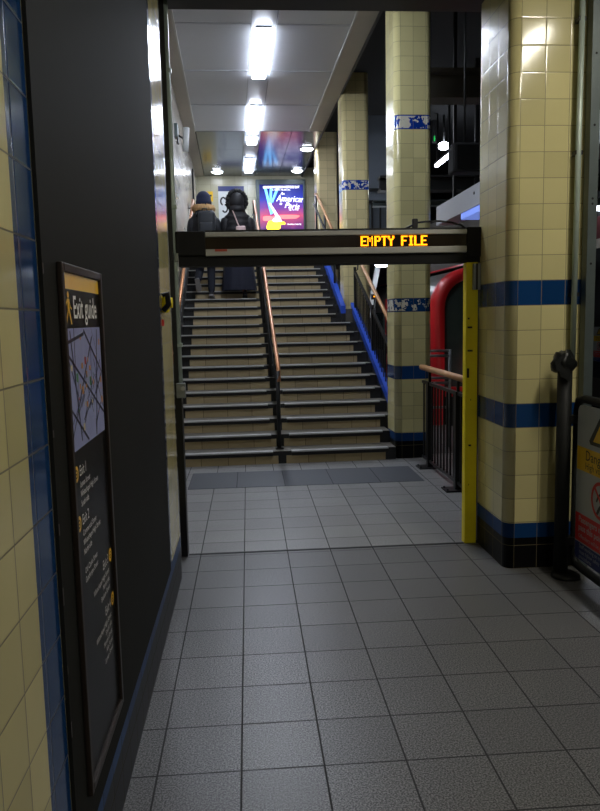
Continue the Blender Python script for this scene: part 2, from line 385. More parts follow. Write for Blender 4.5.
# ------------------------------------------------------------------ tiled pillars
def pillar(name, label, x0, x1, y0, y1, z0, z1, r, m, mw=None, n_front=2, n_side=3):
    b = MB(); seg = 6; prof = []            # (x, y, u) anticlockwise from the front left
    def flat(a, c, n): return [(a[0], a[1], None), (c[0], c[1], None)]
    cs = [((x1-r, y0+r), -PI/2), ((x1-r, y1-r), 0), ((x0+r, y1-r), PI/2), ((x0+r, y0+r), PI)]
    ns = [n_side, n_front, n_side, n_front]; u = 0.
    for (c, a), n in zip(cs, ns):
        for i in range(seg+1): prof.append((c[0]+r*math.cos(a+PI/2*i/seg), c[1]+r*math.sin(a+PI/2*i/seg), u+.15*i/seg))
        u += .15 + .15*n
        prof.append(None); prof.append(u)
    segs = []; pts = [p for p in prof if isinstance(p, tuple)]; K = len(pts)
    U0 = 0.; us = []
    for ci, n in enumerate(ns):
        for i in range(seg): us.append((U0+.15*i/seg, U0+.15*(i+1)/seg))
        us.append((U0+.15, U0+.15+.15*n)); U0 += .15+.15*n
    A = [b.bm.verts.new((p[0], p[1], z0)) for p in pts]; B = [b.bm.verts.new((p[0], p[1], z1)) for p in pts]
    for j in range(K):
        a, c = us[j]; q = (j+1) % K
        b.fv([A[j], A[q], B[q], B[j]], m, [(a, z0), (c, z0), (c, z1), (a, z1)], (j % (seg+1)) != seg)
    b.fv(B, m); b.fv(A[::-1], m)
    o = b.ob(name, None, mw); tag(o, label, 'pillar', 'tiled pillars between stairs and platform'); return o
pillar('tiled_pillar', 'cream tiled pillar beside the yellow post, nearest and widest of the pillars, two full blue bands', 1.585, 2.15, 4.32, 4.93, 0, 5.4, .06, M['pillar'], None, 3, 3)
pillar('tiled_pillar', 'cream tiled pillar at the foot of the stairs behind the black fence, blue bands partly scraped white', 1.645, 2.06, 7.96, 8.45, 0, 5.4, .07, M['pillar_worn'], SW, 2, 2)
pillar('tiled_pillar', 'cream tiled pillar halfway up the stairs beside the upper blue stringer, one blue band', 1.64, 2.07, 11.62, 12.1, 0, 5.4, .07, M['pillar_stair'], SW, 2, 2)
pillar('tiled_pillar', 'tan tiled pillar without any band at the top of the stairs, right of the lit poster', 1.655, 2.09, 15.2, 15.7, 0, 5.4, .06, M['pillar_far'], SW, 2, 2)
# ------------------------------------------------------------------ staircase
Y0, RISE, GO, NS = 7.94, .14, .32, 22
def nz(y): return RISE + (y-Y0)*RISE/GO
st = thing('staircase', 'wide tiled staircase with dark metal-edged steps rising from the concourse to the lit poster', 'stairs', (.3, Y0, 0), mw=SW)
for n in range(NS):
    y = Y0+n*GO; z = (n+1)*RISE; y2 = y+GO+.06 if n < NS-1 else y+GO
    xr = 1.64 if n < 2 else (1.74 if n < 11 else 1.56)
    b = MB(); zb = max(0, n*RISE-.03)
    def slab(xa, xb, ya, yb):
        b.box(xa, xb, ya, yb, zb, z, M['stepdark'], faces={'t': M['tread']})
    if n == 1: slab(-.95, 1.64, y, 8.62)
    else: slab(-.95, xr, y, y2)
    xt = xr-.12 if n < 11 else xr-.14
    b.box(-.78, .30, y-.004, y+.01, n*RISE, z-.05, M['riser']); b.box(.39, xt-(0.0 if n<2 else .03), y-.004, y+.01, n*RISE, z-.05, M['riser'])
    s_ = part(b, 'step', st)
    for xa, xb in ((-.93, .24), (.45, xr-.09)):
        c = MB(); c.box(xa, xb, y-.022, y+.055, z-.012, z+.004, M['nosing']); c.box(xa, xb, y-.018, y+.02, z-.05, z-.012, M['black'])
        sub(c, 'nosing', s_, st)
def slope_prism(xa, xb, ya, yb, lo, hi, m, fl=0):
    b = MB(); b.prism([(ya, max(fl, nz(ya)+lo)), (ya, nz(ya)+hi), (yb, nz(yb)+hi), (yb, max(fl, nz(yb)+lo))], 0, xa, xb, m); return b
c = slope_prism(1.745, 1.815, 8.5, 11.45, -.35, .0, M['stepdark']); part(c, 'string_base', st)
b = slope_prism(1.74, 1.82, 8.5, 11.60, .0, .11, M['bluepaint']); part(b, 'stringer', st, 'bright blue lower stringer running from the worn pillar to the stair pillar')
c = slope_prism(1.565, 1.63, 11.46, 14.9, -.35, .0, M['stepdark']); part(c, 'string_base', st)
b = slope_prism(1.56, 1.635, 11.46, 14.9, .0, .12, M['bluepaint']); part(b, 'stringer', st, 'bright blue upper stringer beside the stair pillar')
b = slope_prism(1.636, 1.70, 12.12, 14.9, -.35, .06, M['stepdark']); part(b, 'string_fascia', st)
# middle handrail
hr = thing('handrail', 'copper coloured handrail down the middle of the stairs', 'handrail', (.335, 8.1, RISE), mw=SW)
def hp(x, y, dz): return (x, y, nz(y)+dz)
b = MB(); b.tube([hp(.335, 8.09, .70), hp(.335, 8.12, .80), hp(.335, 8.2, .85), hp(.335, 8.4, .85), hp(.335, 14.7, .85), (.335, 15.0, nz(14.85)+.83), (.335, 15.4, nz(14.85)+.83)], .024, M['copper']); part(b, 'rail', hr)
b = MB(); b.tube([hp(.315, 8.3, .62), hp(.315, 14.7, .62), (.315, 15.3, nz(14.8)+.62)], .016, M['dark'], 8); part(b, 'lower_rail', hr)
for y in (8.1, 9.7, 11.3, 12.9, 14.66):
    n = int((y-Y0)/GO+1e-6); z = (n+1)*RISE
    b = MB(); b.tube([(.325, y, z), (.325, y, nz(y)+.82)], .022, M['dark'], 8); b.box(.28, .37, y-.045, y+.045, z, z+.012, M['dark']); part(b, 'post', hr)
# left wall handrail
hl = thing('handrail', 'copper coloured handrail fixed to the left wall of the stairs', 'handrail', (-.86, 8.1, 1), mw=SW)
b = MB(); b.tube([hp(-.87, 8.1, .86), hp(-.87, 14.7, .88), (-.87, 15.2, 4.0), (-.87, 16.0, 4.0)], .024, M['copper']); part(b, 'rail', hl)
for y in (8.5, 10, 11.5, 13, 14.5):
    b = MB(); b.tube([(-.955, y, nz(y)+.78), (-.88, y, nz(y)+.78), (-.87, y, nz(y)+.85)], .011, M['dark'], 6); b.tube([(-.955, y, nz(y)+.78), (-.945, y, nz(y)+.78)], .035, M['dark'], 10); part(b, 'bracket', hl)
# right-hand rails
hu = thing('handrail', 'brass and dark handrail pair beside the top of the stairs behind the stair pillar', 'handrail', (1.6, 12.6, nz(12.6)), mw=SW)
b = MB(); b.tube([hp(1.61, 12.2, .92), hp(1.61, 14.9, .92), (1.60, 15.1, nz(14.9)+.96)], .026, M['wood']); part(b, 'rail', hu)
b = MB(); b.tube([hp(1.56, 12.2, .72), hp(1.56, 14.8, .72), (1.56, 15.0, nz(14.9)+.74)], .022, M['dark'], 8); part(b, 'lower_rail', hu)
for y in (12.4, 13.6, 14.9):
    b = MB(); b.tube([(1.60, y, nz(y)-.05), (1.60, y, nz(y)+.9)], .02, M['dark'], 8); part(b, 'post', hu)
b = MB(); b.box(1.636, 1.85, 11.46, 11.62, 1.3, nz(11.46)+.07, M['concrete']); part(b, 'kerb', st)
hd = thing('balustrade', 'black barred balustrade with pale timber rail on the lower blue stringer', 'railing', (1.77, 8.6, nz(8.6)), mw=SW)
b = MB(); b.tube([hp(1.83, 8.55, .90), hp(1.83, 11.5, .90)], .026, M['wood']); part(b, 'rail', hd)
for y in (8.56, 10.0, 11.42):
    b = MB(); b.box(1.765, 1.805, y-.02, y+.02, nz(y)+.09, nz(y)+.74, M['black']); b.tube([(1.785, y, nz(y)+.68), (1.83, y, nz(y)+.70), (1.83, y, nz(y)+.88)], .01, M['black'], 6); part(b, 'post', hd)
b = MB(); b.prism([(8.56, nz(8.56)+.64), (8.56, nz(8.56)+.69), (11.42, nz(11.42)+.69), (11.42, nz(11.42)+.64)], 0, 1.77, 1.8, M['black']); part(b, 'top_bar', hd)
for i in range(1, 24):
    y = 8.56+i*2.86/24
    b = MB(); b.box(1.779, 1.793, y-.007, y+.007, nz(y)+.085, nz(y)+.66, M['black']); part(b, 'bar', hd)
# ------------------------------------------------------------------ portal: upright, lintel, yellow post, LED display
up = thing('upright_conduit', 'grey green steel conduit upright at the end of the left tiled wall', 'pipe', (-.46, 4.87, 0))
b = MB(); b.tube([(-.468, 4.87, 1.12), (-.468, 4.87, 3.72)], .022, M['conduit'], 12); part(b, 'pipe', up)
b = MB(); b.box(-.50, -.455, 4.832, 4.93, 0, 1.12, M['black']); part(b, 'lower_channel', up)
b = MB(); b.box(-.50, -.47, 4.835, 4.86, 1.12, 3.72, M['dark']); part(b, 'back_channel', up)
for z in (1.45, 2.35, 3.2):
    b = MB(); b.box(-.50, -.44, 4.845, 4.895, z-.012, z+.012, M['conduit']); part(b, 'clip', up)
jb = thing('junction_box', 'small grey metal junction box low on the conduit left of the stairs', 'box', (-.455, 4.84, 1.1))
b = MB(); b.box(-.485, -.425, 4.80, 4.845, 1.10, 1.20, M['galv'], bev=.006); part(b, 'body', jb)
b = MB(); b.tube([(-.44, 4.80, 1.165), (-.44, 4.785, 1.165)], .014, M['alu'], 10); part(b, 'lock', jb)
b = MB(); b.box(-.62, 2.3, 4.70, 5.0, 3.625, 3.90, M['dark']); b.box(-.62, 2.3, 4.66, 4.70, 3.60, 3.63, M['dark']); b.box(-.3, 2.2, 4.9, 5.02, 3.9, 5.5, M['dark']); b.box(-1.3, -.3, 4.9, 5.02, 3.9, 5.5, M['dark'])
struct(b.ob('trim_lintel'))
yp = thing('yellow_post', 'tall chipped yellow steel post standing between the display and the near pillar', 'post', (1.53, 4.9, 0))
b = MB(); b.box(1.49, 1.574, 4.86, 4.93, 0, 1.965, M['yellow'], bev=.004); part(b, 'post', yp)
b = MB(); b.box(1.574, 1.581, 4.87, 4.92, .01, 1.6, M['dark']); b.box(1.535, 1.59, 4.862, 4.872, .0, .02, M['dark']); part(b, 'edge_strip', yp, 'dark rubber edge strip')
b = MB(); b.box(1.533, 1.583, 4.835, 4.862, 1.78, 1.955, M['galv'], bev=.003); b.box(1.55, 1.562, 4.83, 4.836, 1.78, 1.955, M['dark']); part(b, 'bracket', yp, 'grey metal bracket at the top of the post')
b = MB(); b.box(1.5, 1.514, 4.857, 4.861, 1.18, 1.245, M['matt']); part(b, 'slot', yp)
b = MB()
for z in (.42, .7, 1.02, 1.36, 1.52, 1.58):
    b.box(1.5+random.random()*.05, 1.505+random.random()*.055+.005, 4.8575, 4.861, z, z+.012, M['matt'])
part(b, 'scuff_marks', yp)
ld = thing('led_display', 'long black overhead LED sign in grey rails reading EMPTY FILE across the stairs', 'sign', (.56, 4.9, 1.96))
b = MB(); b.box(-.44, 1.585, 4.87, 4.97, 1.965, 2.185, M['matt']); b.box(-.44, 1.585, 4.862, 4.87, 1.965, 2.03, M['matt']); b.box(-.26, 1.48, 4.85, 4.975, 2.183, 2.197, M['dark']); part(b, 'housing', ld)
b = MB(); b.box(-.455, -.262, 4.842, 4.87, 2.035, 2.192, M['matt'], bev=.006); b.box(-.462, -.44, 4.84, 4.87, 2.0, 2.05, M['galv']); part(b, 'end_box', ld, 'matt black box at the left end')
b = MB(); b.box(1.488, 1.59, 4.842, 4.87, 2.0, 2.198, M['matt'], bev=.006); part(b, 'end_box', ld, 'black box at the right end')
for z0, z1 in ((2.152, 2.184), (2.030, 2.074)):
    b = MB(); b.box(-.262, 1.488, 4.838, 4.87, z0, z1, M['alu'], bev=.006); part(b, 'rail', ld)
sm = plain('screen_smoke', (44, 36, 28), .12, spec=.6, var=.1)
b = MB(); b.box(-.262, 1.488, 4.852, 4.87, 2.074, 2.152, sm); part(b, 'screen', ld)
b = MB(); b.box(-.2, -.12, 4.836, 4.8375, 2.058, 2.072, plain('sticker_red', (176, 70, 50), .5)); part(b, 'sticker', ld)
F5 = {'E': ['11111','10000','10000','11110','10000','10000','11111'], 'M': ['10001','11011','10101','10101','10001','10001','10001'],
      'P': ['11110','10001','10001','11110','10000','10000','10000'], 'T': ['11111','00100','00100','00100','00100','00100','00100'],
      'Y': ['10001','10001','01010','00100','00100','00100','00100'], 'F': ['11111','10000','10000','11110','10000','10000','10000'],
      'I': ['01110','00100','00100','00100','00100','00100','01110'], 'L': ['10000','10000','10000','10000','10000','10000','11111']}
px = .0094/1.13; x = .768; pw = .00735
for ch in 'EMPTY FILE':
    if ch == ' ': x += 6*pw; continue
    b = MB()
    for r, row in enumerate(F5[ch]):
        cols = set(c for c in range(5) if row[c] == '1'); cols |= {c+1 for c in cols if ch not in 'M'}
        for c in cols:
            zz = 2.146-r*.0094
            b.box(x+c*pw, x+(c+.86)*pw, 4.8495, 4.8515, zz-.0082, zz, M['led'])
    part(b, 'letter_'+ch.lower(), ld); x += (6.4 if ch in 'M' else 5.85 if ch == 'I' else 6.2)*pw
cb = thing('cable', 'black cable looping along the top right of the LED display', 'cable', (1.3, 4.88, 2.2))
b = MB(); b.tube([(1.08, 4.9, 2.197), (1.12, 4.89, 2.215), (1.16, 4.89, 2.235), (1.22, 4.9, 2.243), (1.32, 4.9, 2.245), (1.40, 4.9, 2.235), (1.46, 4.89, 2.215), (1.49, 4.87, 2.19)], .007, M['black'], 8); part(b, 'wire', cb)
b = MB(); b.box(1.125, 1.165, 4.88, 4.905, 2.198, 2.262, M['black'], bev=.008); part(b, 'plug', cb)
# ------------------------------------------------------------------ left wall fittings
bd = thing('blank_board', 'tall blank black board filling the blue tile border on the left wall', 'board', (-.46, 2.7, .275))
b = MB(); b.box(-.4595, -.450, 1.655, 3.79, .278, 3.74, M['board']); part(b, 'panel', bd)
for z in (.62, .78, .95, 1.12, 1.35, 1.72):
    b = MB(); b.box(-.4505, -.4494, 1.655, 1.659+random.random()*.006, z, z+.015+random.random()*.03, M['bronze']); part(b, 'edge_chip', bd)
FX = -.440; FL = '+x'
GY0, GY1, GZ0, GZ1 = 1.772, 2.245, .385, 1.756
eg = thing('exit_guide', 'narrow black exit guide with street map and yellow top band on the blank board', 'sign', (FX, 2.0, GZ0))
b = MB(); w = .022
b.box(-.4497, FX+.004, GY0, GY0+w, GZ0, GZ1, M['bronze'], bev=.003); b.box(-.4497, FX+.004, GY1-w, GY1, GZ0, GZ1, M['bronze'], bev=.003)
b.box(-.4497, FX+.004, GY0+w, GY1-w, GZ1-w, GZ1, M['bronze'], bev=.003); b.box(-.4497, FX+.004, GY0+w, GY1-w, GZ0, GZ0+w, M['bronze'], bev=.003); part(b, 'frame', eg)
b = MB(); b.box(-.4497, FX-.006, GY0+w, GY1-w, GZ0+w, GZ1-w, M['guideblack']); part(b, 'panel', eg)
PX = FX-.005
ORG = (PX, GY0+w, 0)                        # local sign coordinates: x along the wall, y = height
W = GY1-GY0-2*w
b = MB(); plate(b, FL, ORG, 0, W, 1.694, GZ1-w, .0005, M['guideyellow']); part(b, 'header_band', eg)
b = MB()                                    # walking figure
def fig_poly(b, face, org, ox, oy, s, d, m):
    polyplate(b, face, org, [(ox+s*(.5+.11*math.cos(t)), oy+s*(.9+.1*math.sin(t))) for t in [2*PI*i/12 for i in range(12)]], d, m)
    polyplate(b, face, org, [(ox+s*x, oy+s*y) for x, y in ((.36,.78),(.62,.78),(.64,.42),(.40,.42))], d, m)
    for q in (((.40,.44),(.52,.44),(.34,.2),(.2,.0),(.08,.02),(.2,.22)), ((.5,.44),(.64,.44),(.74,.22),(.86,.0),(.73,0),(.6,.22)), ((.36,.78),(.4,.7),(.24,.58),(.16,.42),(.08,.44),(.16,.62)), ((.62,.78),(.6,.66),(.76,.56),(.9,.5),(.88,.44),(.7,.5))):
        polyplate(b, face, org, [(ox+s*x, oy+s*y) for x, y in q], d, m)
fig_poly(b, FL, ORG, .014, 1.606, .082, .0006, M['guideyellow']); part(b, 'walking_figure', eg)
part(text_mesh('Exit guide', .082, M['guidewhite'], FL, (PX+.001, GY0+w+.10, 1.622), xs=.88, bold=.001), 'title', eg)
mp_ = MB(); MY0, MY1 = 1.285, 1.596; mw_ = W-.012
plate(mp_, FL, ORG, .012, mw_, MY0, MY1, .0006, M['mappaper'])
b = mp_; rnd = random.Random(3)
def road(p, q, wd, d, m):
    p = Vector(p); q = Vector(q); t = (q-p).normalized(); nn = Vector((-t.y, t.x))*wd/2
    cl = lambda v: (min(mw_, max(.012, v.x)), min(MY1, max(MY0, v.y)))
    polyplate(b, FL, ORG, [cl(p-nn), cl(q-nn), cl(q+nn), cl(p+nn)], d, m)
for i in range(34):
    a = rnd.choice((.5, .62, -1.05, -.9, 1.5)) + rnd.uniform(-.1, .1); c = Vector((rnd.uniform(.03, mw_-.02), rnd.uniform(MY0+.02, MY1-.02))); L = rnd.uniform(.04, .16)
    dv = Vector((math.cos(a), math.sin(a)))*L/2; road(c-dv, c+dv, rnd.choice((.003, .004, .006)), .0009, M['maproad2'] if i % 3 == 0 else M['maproad'])
for p, q in (((.01, 1.31), (.30, 1.57)), ((.02, 1.53), (.42, 1.34)), ((.2, 1.59), (.43, 1.46)), ((.01, 1.40), (.2, 1.29)), ((.05, 1.59), (.12, 1.30)), ((.30, 1.29), (.37, 1.59)), ((.01, 1.56), (.2, 1.58))): road(p, q, .009, .0011, M['maproad'])
for i in range(30):
    x = min(mw_-.03, max(.02, rnd.gauss(.24, .09))); y = min(1.57, max(1.29, rnd.gauss(1.43, .06))); s = rnd.uniform(.006, .02)
    plate(b, FL, ORG, x, x+s, y, y+s*rnd.uniform(.6, 1.4), .0013, M['mapspots'][rnd.choice((0,0,0,1,2,3))])
part(b, 'street_map', eg)
def exit_block(y, num, lines, right=False):
    cx = W-.034 if right else .036
    b = MB(); ring_plate(b, FL, ORG, (cx, y+.012), .0, .021, .0007, M['guideyellow'], 20)
    sg = -1 if right else 1
    ring_plate(b, FL, ORG, (cx, y+.012), .008, .012, .0010, M['signblack'], 12); plate(b, FL, ORG, cx-.014, cx+.004, y+.010, y+.014, .0011, M['signblack']); part(b, 'exit_arrow', eg, 'yellow disc with black arrow')
    tx = GY0+w+((W-.066) if right else .068); al = 'RIGHT' if right else 'LEFT'
    part(text_mesh('Exit '+num, .040, M['guidewhite'], FL, (PX+.001, tx, y), al, xs=.85), 'exit_heading', eg)
    for i, t in enumerate(lines):
        if t: part(text_mesh(t, .0235, M['guidewhite'], FL, (PX+.001, tx, y-.030-i*.0255), al, xs=.9), 'exit_line', eg)
exit_block(1.215, '1', ['Leman Street', 'Whitechapel High Street', 'South side'])
exit_block(1.085, '2', ['Commercial Street', 'Whitechapel High Street', 'North side', '', 'Old Castle Street', 'Gunthorpe Street'])
exit_block(.885, '3', ['Whitechapel High Street', 'North side', 'Braham Street'], True)
exit_block(.745, '4', ['Whitechapel High Street', 'South side', 'Mansell Street', 'Alie Street', 'Leman Street'], True)

pd = thing('alarm_plunger', 'yellow and black switch on the narrow tiled strip left of the stairs', 'switch', (-.46, 4.0, 1.66))
b = MB(); b.box(-.46, -.425, 3.965, 4.045, 1.655, 1.75, M['yellow'], bev=.012); b.tube([(-.43, 4.005, 1.71), (-.405, 4.005, 1.71)], .028, M['yellow'], 14); part(b, 'body', pd)
b = MB(); b.tube([(-.45, 3.93, 1.745), (-.425, 3.935, 1.76), (-.42, 3.94, 1.70), (-.45, 3.935, 1.665)], .016, M['black'], 8); part(b, 'clip', pd)
b = MB(); b.box(-.46, -.452, 3.95, 3.985, 1.585, 1.62, M['signred']); part(b, 'tag', pd)
# floodlight high on the left stair wall
fl = thing('wall_floodlight', 'white cylindrical lamp on a bracket high on the left stair wall', 'lamp', (-.93, 12.2, 4.5), mw=SW)
b = MB(); b.tube([(-.80, 12.0, 4.66), (-.83, 12.0, 4.30)], .05, M['white'], 14); part(b, 'barrel', fl)
b = MB(); b.box(-.955, -.93, 11.92, 12.08, 4.42, 4.62, M['dark']); b.tube([(-.94, 12.0, 4.55), (-.86, 12.0, 4.50)], .016, M['dark'], 8); part(b, 'bracket', fl)
b = MB(); b.box(-.955, -.90, 11.4, 11.55, 4.38, 4.58, M['grey_steel'], bev=.01); part(b, 'driver_box', fl)
# ------------------------------------------------------------------ lights of the stair ceiling
def tube_light(y0, y1, m, label):
    t = thing('ceiling_light', label, 'light', (.32, y0, 5.1), 'fluorescent lights along the stair ceiling', mw=SW)
    b = MB(); b.box(.225, .415, y0-.01, y1+.01, 5.09, 5.117, M['channel']); part(b, 'body', t)
    b = MB(); b.box(.225, .415, y0, y1, 5.062, 5.09, m, bev=.01); part(b, 'diffuser', t)
tube_light(5.95, 7.7, M['tube'], 'unseen added light over the foot of the stairs, hidden above the lintel')  # out of view, added to light the worn pillar's front and the stair foot
tube_light(9.15, 10.9, M['tube'], 'nearest and largest bright fluorescent light on the stair ceiling')
tube_light(12.35, 14.05, M['tube'], 'second bright fluorescent light along the stair ceiling')
tube_light(14.35, 14.85, M['tube_dim'], 'short bright light just behind the second fluorescent light')
tube_light(16.2, 17.6, M['tube_dim'], 'farthest fluorescent light, hanging just above the person in the fur hood')
for x, y, lb in ((-.42, 17.6, 'round downlight above the two people at the left of the far ceiling'), (1.47, 15.3, 'round downlight right of the far ceiling, nearer of the two on that side'), (1.47, 17.5, 'round downlight just above the lit poster')):
    t = thing('downlight', lb, 'light', (x, y, 5.1), 'round downlights in the far ceiling', mw=SW)
    b = MB(); b.loft([(5.08, x, y, .15, .15), (5.10, x, y, .16, .16)], M['white'], 24); part(b, 'rim', t)
    b = MB(); b.loft([(5.065, x, y, .11, .11), (5.08, x, y, .125, .125)], M['down'], 24); part(b, 'lens', t)
# unseen near concourse lights, added to light the scene
def batten(x, y0, y1, z, label):
    t = thing('unseen_batten', label, 'light', (x, y0, z))
    b = MB(); b.box(x-.06, x+.06, y0, y1, z-.05, z, M['white']); part(b, 'body', t)
    b = MB(); b.box(x-.05, x+.05, y0+.03, y1-.03, z-.09, z-.05, M['tube_unseen'], bev=.01); part(b, 'diffuser', t)
batten(2.25, 1.9, 3.2, 3.75, 'unseen added batten on the near ceiling to the right of the camera')  # out of view, added for near light; placed by the pillar's highlight
batten(1.3, -2.3, -1.0, 3.75, 'unseen added batten on the near ceiling behind the camera')  # never in view, added as light from the camera side
# ------------------------------------------------------------------ poster and notices on the far wall
PY = 18.12; PF = '-y'
po = thing('lit_poster', 'glowing blue and pink theatre poster in a dark lightbox at the top of the stairs', 'poster', (1.12, 18.2, 3.6), mw=SW)
x0, x1, z0, z1 = .585, 1.655, 3.73, 4.885
b = MB(); w = .085
b.box(x0-w, x0, PY-.02, 18.2, z0-w, z1+.12, M['grey_steel'], bev=.008); b.box(x1, x1+.06, PY-.02, 18.2, z0-w, z1+.12, M['grey_steel'], bev=.008)
b.box(x0, x1, PY-.02, 18.2, z1, z1+.12, M['grey_steel'], bev=.008); b.box(x0, x1, PY-.02, 18.2, z0-w, z0, M['grey_steel'], bev=.008); part(b, 'frame', po)
b = MB(); b.face([(x0, PY, z0), (x1, PY, z0), (x1, PY, z1), (x0, PY, z1)], M['poster'], [(0,0),(1,0),(1,1),(0,1)]); part(b, 'sheet', po)
PO = (x0, PY, z0)
b = MB(); Wp = x1-x0; Hp = z1-z0
for q in (((.10,.95),(.16,.95),(.30,.40),(.24,.38)), ((.24,.97),(.30,.97),(.27,.55),(.22,.55)), ((.40,.96),(.47,.96),(.30,.62),(.27,.66))):
    polyplate(b, PF, PO, [(u_*Wp, v_*Hp) for u_, v_ in q], .002, M['beam_lit'])
for q in (((.20,.62),(.25,.62),(.52,.22),(.44,.20)),): polyplate(b, PF, PO, [(u_*Wp, v_*Hp) for u_, v_ in q], .003, M['beam_white'])
part(b, 'light_beams', po)
b = MB()
for cx, cy, rx, ry, m, d in ((.62, .33, .30, .05, 'glow_pink', .002), (.18, .30, .13, .06, 'glow_pink', .0025), (.30, .15, .16, .12, 'glow_yellow', .004), (.46, .20, .13, .04, 'glow_yellow', .0045), (.36, .27, .07, .05, 'beam_white', .005)):
    polyplate(b, PF, PO, [(Wp*(cx+rx*(1+.12*math.sin(3*t+cx*9))*math.cos(t)), Hp*(cy+ry*(1+.15*math.cos(2*t))*math.sin(t))) for t in [2*PI*i/28 for i in range(28)]], d, M[m])
part(b, 'colour_fields', po)
part(text_mesh('LONDON PREMIERE WEST END 2017', .075, M['glow_text'], PF, (x0+Wp*.5, PY-.004, z0+Hp*.925), 'CENTER', xs=.72, bold=.002), 'top_line', po)
part(text_mesh('A NEW MUSICAL', .046, M['glow_text'], PF, (x0+Wp*.5, PY-.004, z0+Hp*.875), 'CENTER', xs=1.3), 'second_line', po)
def title(t, sx, sz, x, z, rot):
    b = text_mesh(t, sz, M['glow_text'], PF, (0, 0, 0), xs=sx, bold=.0, shear=.25)
    R = Matrix.Translation((x, PY-.005, z)) @ Matrix.Rotation(rot, 4, 'Y')
    for v in b.bm.verts: v.co = R @ v.co
    part(b, 'title', po)
title('An', .8, .10, x0+Wp*.48, z0+Hp*.79, .1); title('American', .84, .21, x0+Wp*.38, z0+Hp*.655, .04)
title('in', .8, .11, x0+Wp*.45, z0+Hp*.58, .05); title('Paris', .95, .20, x0+Wp*.56, z0+Hp*.52, .12)
part(text_mesh('THE MUSICAL', .04, M['glow_text'], PF, (x0+Wp*.66, PY-.004, z0+Hp*.46)), 'small_line', po)
part(text_mesh('DOMINION THEATRE', .045, M['glow_text'], PF, (x0+Wp*.62, PY-.004, z0+Hp*.16), xs=.8), 'small_line', po)
no = thing('white_notice', 'white notice with dark top strip on the far wall behind the fur hood', 'notice', (-.2, 18.19, 3.4), mw=SW)
b = MB(); b.box(-.42, .21, 18.17, 18.2, 3.3, 4.85, M['white']); part(b, 'sheet', no)
b = MB(); b.box(-.42, .21, 18.163, 18.171, 4.74, 4.86, M['signblue']); part(b, 'top_strip', no)
b = MB()
for cx, cz, a0, a1 in ((-.30, 4.50, .6, 4.4), (-.27, 4.33, -2.6, 1.6)):
    for q in range(8):
        t0 = a0+(a1-a0)*q/8; t1 = a0+(a1-a0)*(q+1)/8
        polyplate(b, PF, (cx, 18.165, cz), [(.045*math.cos(t0), .07*math.sin(t0)), (.085*math.cos(t0), .11*math.sin(t0)), (.085*math.cos(t1), .11*math.sin(t1)), (.045*math.cos(t1), .07*math.sin(t1))], 0, M['signblack'])
part(b, 'symbols', no)
yn = thing('yellow_notice', 'small yellow notice on the far wall above the person in the navy hat', 'notice', (-.66, 18.19, 4.5), mw=SW)
b = MB(); b.box(-.76, -.55, 18.18, 18.2, 4.50, 4.74, M['signyellow']); part(b, 'plate', yn)
b = MB(); b.box(-.72, -.66, 18.175, 18.181, 4.58, 4.69, M['signblack']); b.box(-.64, -.58, 18.175, 18.181, 4.62, 4.66, M['signblack']); part(b, 'symbols', yn)
# ------------------------------------------------------------------ fence
fe = thing('barred_fence', 'low black barred fence with a timber handrail between pillar and yellow post', 'fence', (1.9, 7.0, 0))
FXx = 1.9
b = MB(); b.tube([(FXx-.02, 7.72, 1.06), (FXx, 5.95, 1.045)], .031, M['wood'], 14); part(b, 'handrail', fe)
b = MB(); b.box(FXx-.015, FXx+.015, 5.9, 7.74, .885, .915, M['black']); part(b, 'top_bar', fe)
b = MB(); b.box(FXx-.015, FXx+.015, 5.9, 7.74, .06, .085, M['black']); part(b, 'bottom_bar', fe)
for y in (7.45, 6.42):
    b = MB(); b.box(FXx-.03, FXx+.03, y-.03, y+.03, 0, .92, M['black']); b.box(FXx-.012, FXx+.012, y-.012, y+.012, .92, 1.03, M['black']); p_ = part(b, 'post', fe)
    b = MB(); b.box(FXx-.13, FXx+.09, y-.09, y+.09, 0, .014, M['black'])
    for dx in (-.11, .07):
        for dy in (-.06, .06): b.tube([(FXx+dx, y+dy, .014), (FXx+dx, y+dy, .026)], .01, M['dark'], 6)
    sub(b, 'foot_plate', p_, fe)
y = 7.70
while y > 5.95:
    if all(abs(y-q) > .05 for q in (7.45, 6.42)):
        b = MB(); b.box(FXx-.008, FXx+.008, y-.008, y+.008, .08, .89, M['black']); part(b, 'bar', fe)
    y -= .115
gr = thing('grey_guard_rail', 'brushed grey metal guard rail on the platform behind the black fence', 'railing', (2.3, 8.6, 0))
for z in (1.19, 1.13, .86, .80, .5):
    b = MB(); b.tube([(2.08, 8.6, z), (2.44, 8.6, z-.005)], .016, M['galv'], 8); part(b, 'rail', gr)
for x in (2.10, 2.44):
    b = MB(); b.tube([(x, 8.6, 0), (x, 8.6, 1.2)], .018, M['galv'], 8); part(b, 'post', gr)
# ------------------------------------------------------------------ barrier with danger sign on the right
ba = thing('barrier_gate', 'dark steel gate frame on a round footed post beside the near pillar', 'gate', (1.885, 4.17, 0))
b = MB(); b.tube([(1.885, 4.17, 0), (1.885, 4.17, 1.33)], .043, M['gate'], 16); b.tube([(1.885, 4.17, 1.33), (1.885, 4.17, 1.35)], .038, M['gate'], 16); part(b, 'post', ba)
b = MB(); b.loft([(0, 1.905, 4.14, .085, .085), (.018, 1.905, 4.14, .085, .085), (.03, 1.90, 4.15, .06, .06)], M['black'], 24); part(b, 'base_disc', ba)
b = MB()
loop = [(4.16, 1.02), (4.14, 1.09), (4.06, 1.105), (3.1, 1.105), (3.02, 1.09), (3.0, 1.02), (3.0, .12), (3.04, .08), (4.06, .08), (4.14, .09), (4.16, .14), (4.16, 1.02)]
b.tube([(1.965, y, z) for y, z in loop], .025, M['gate'], 10); part(b, 'gate_frame', ba)
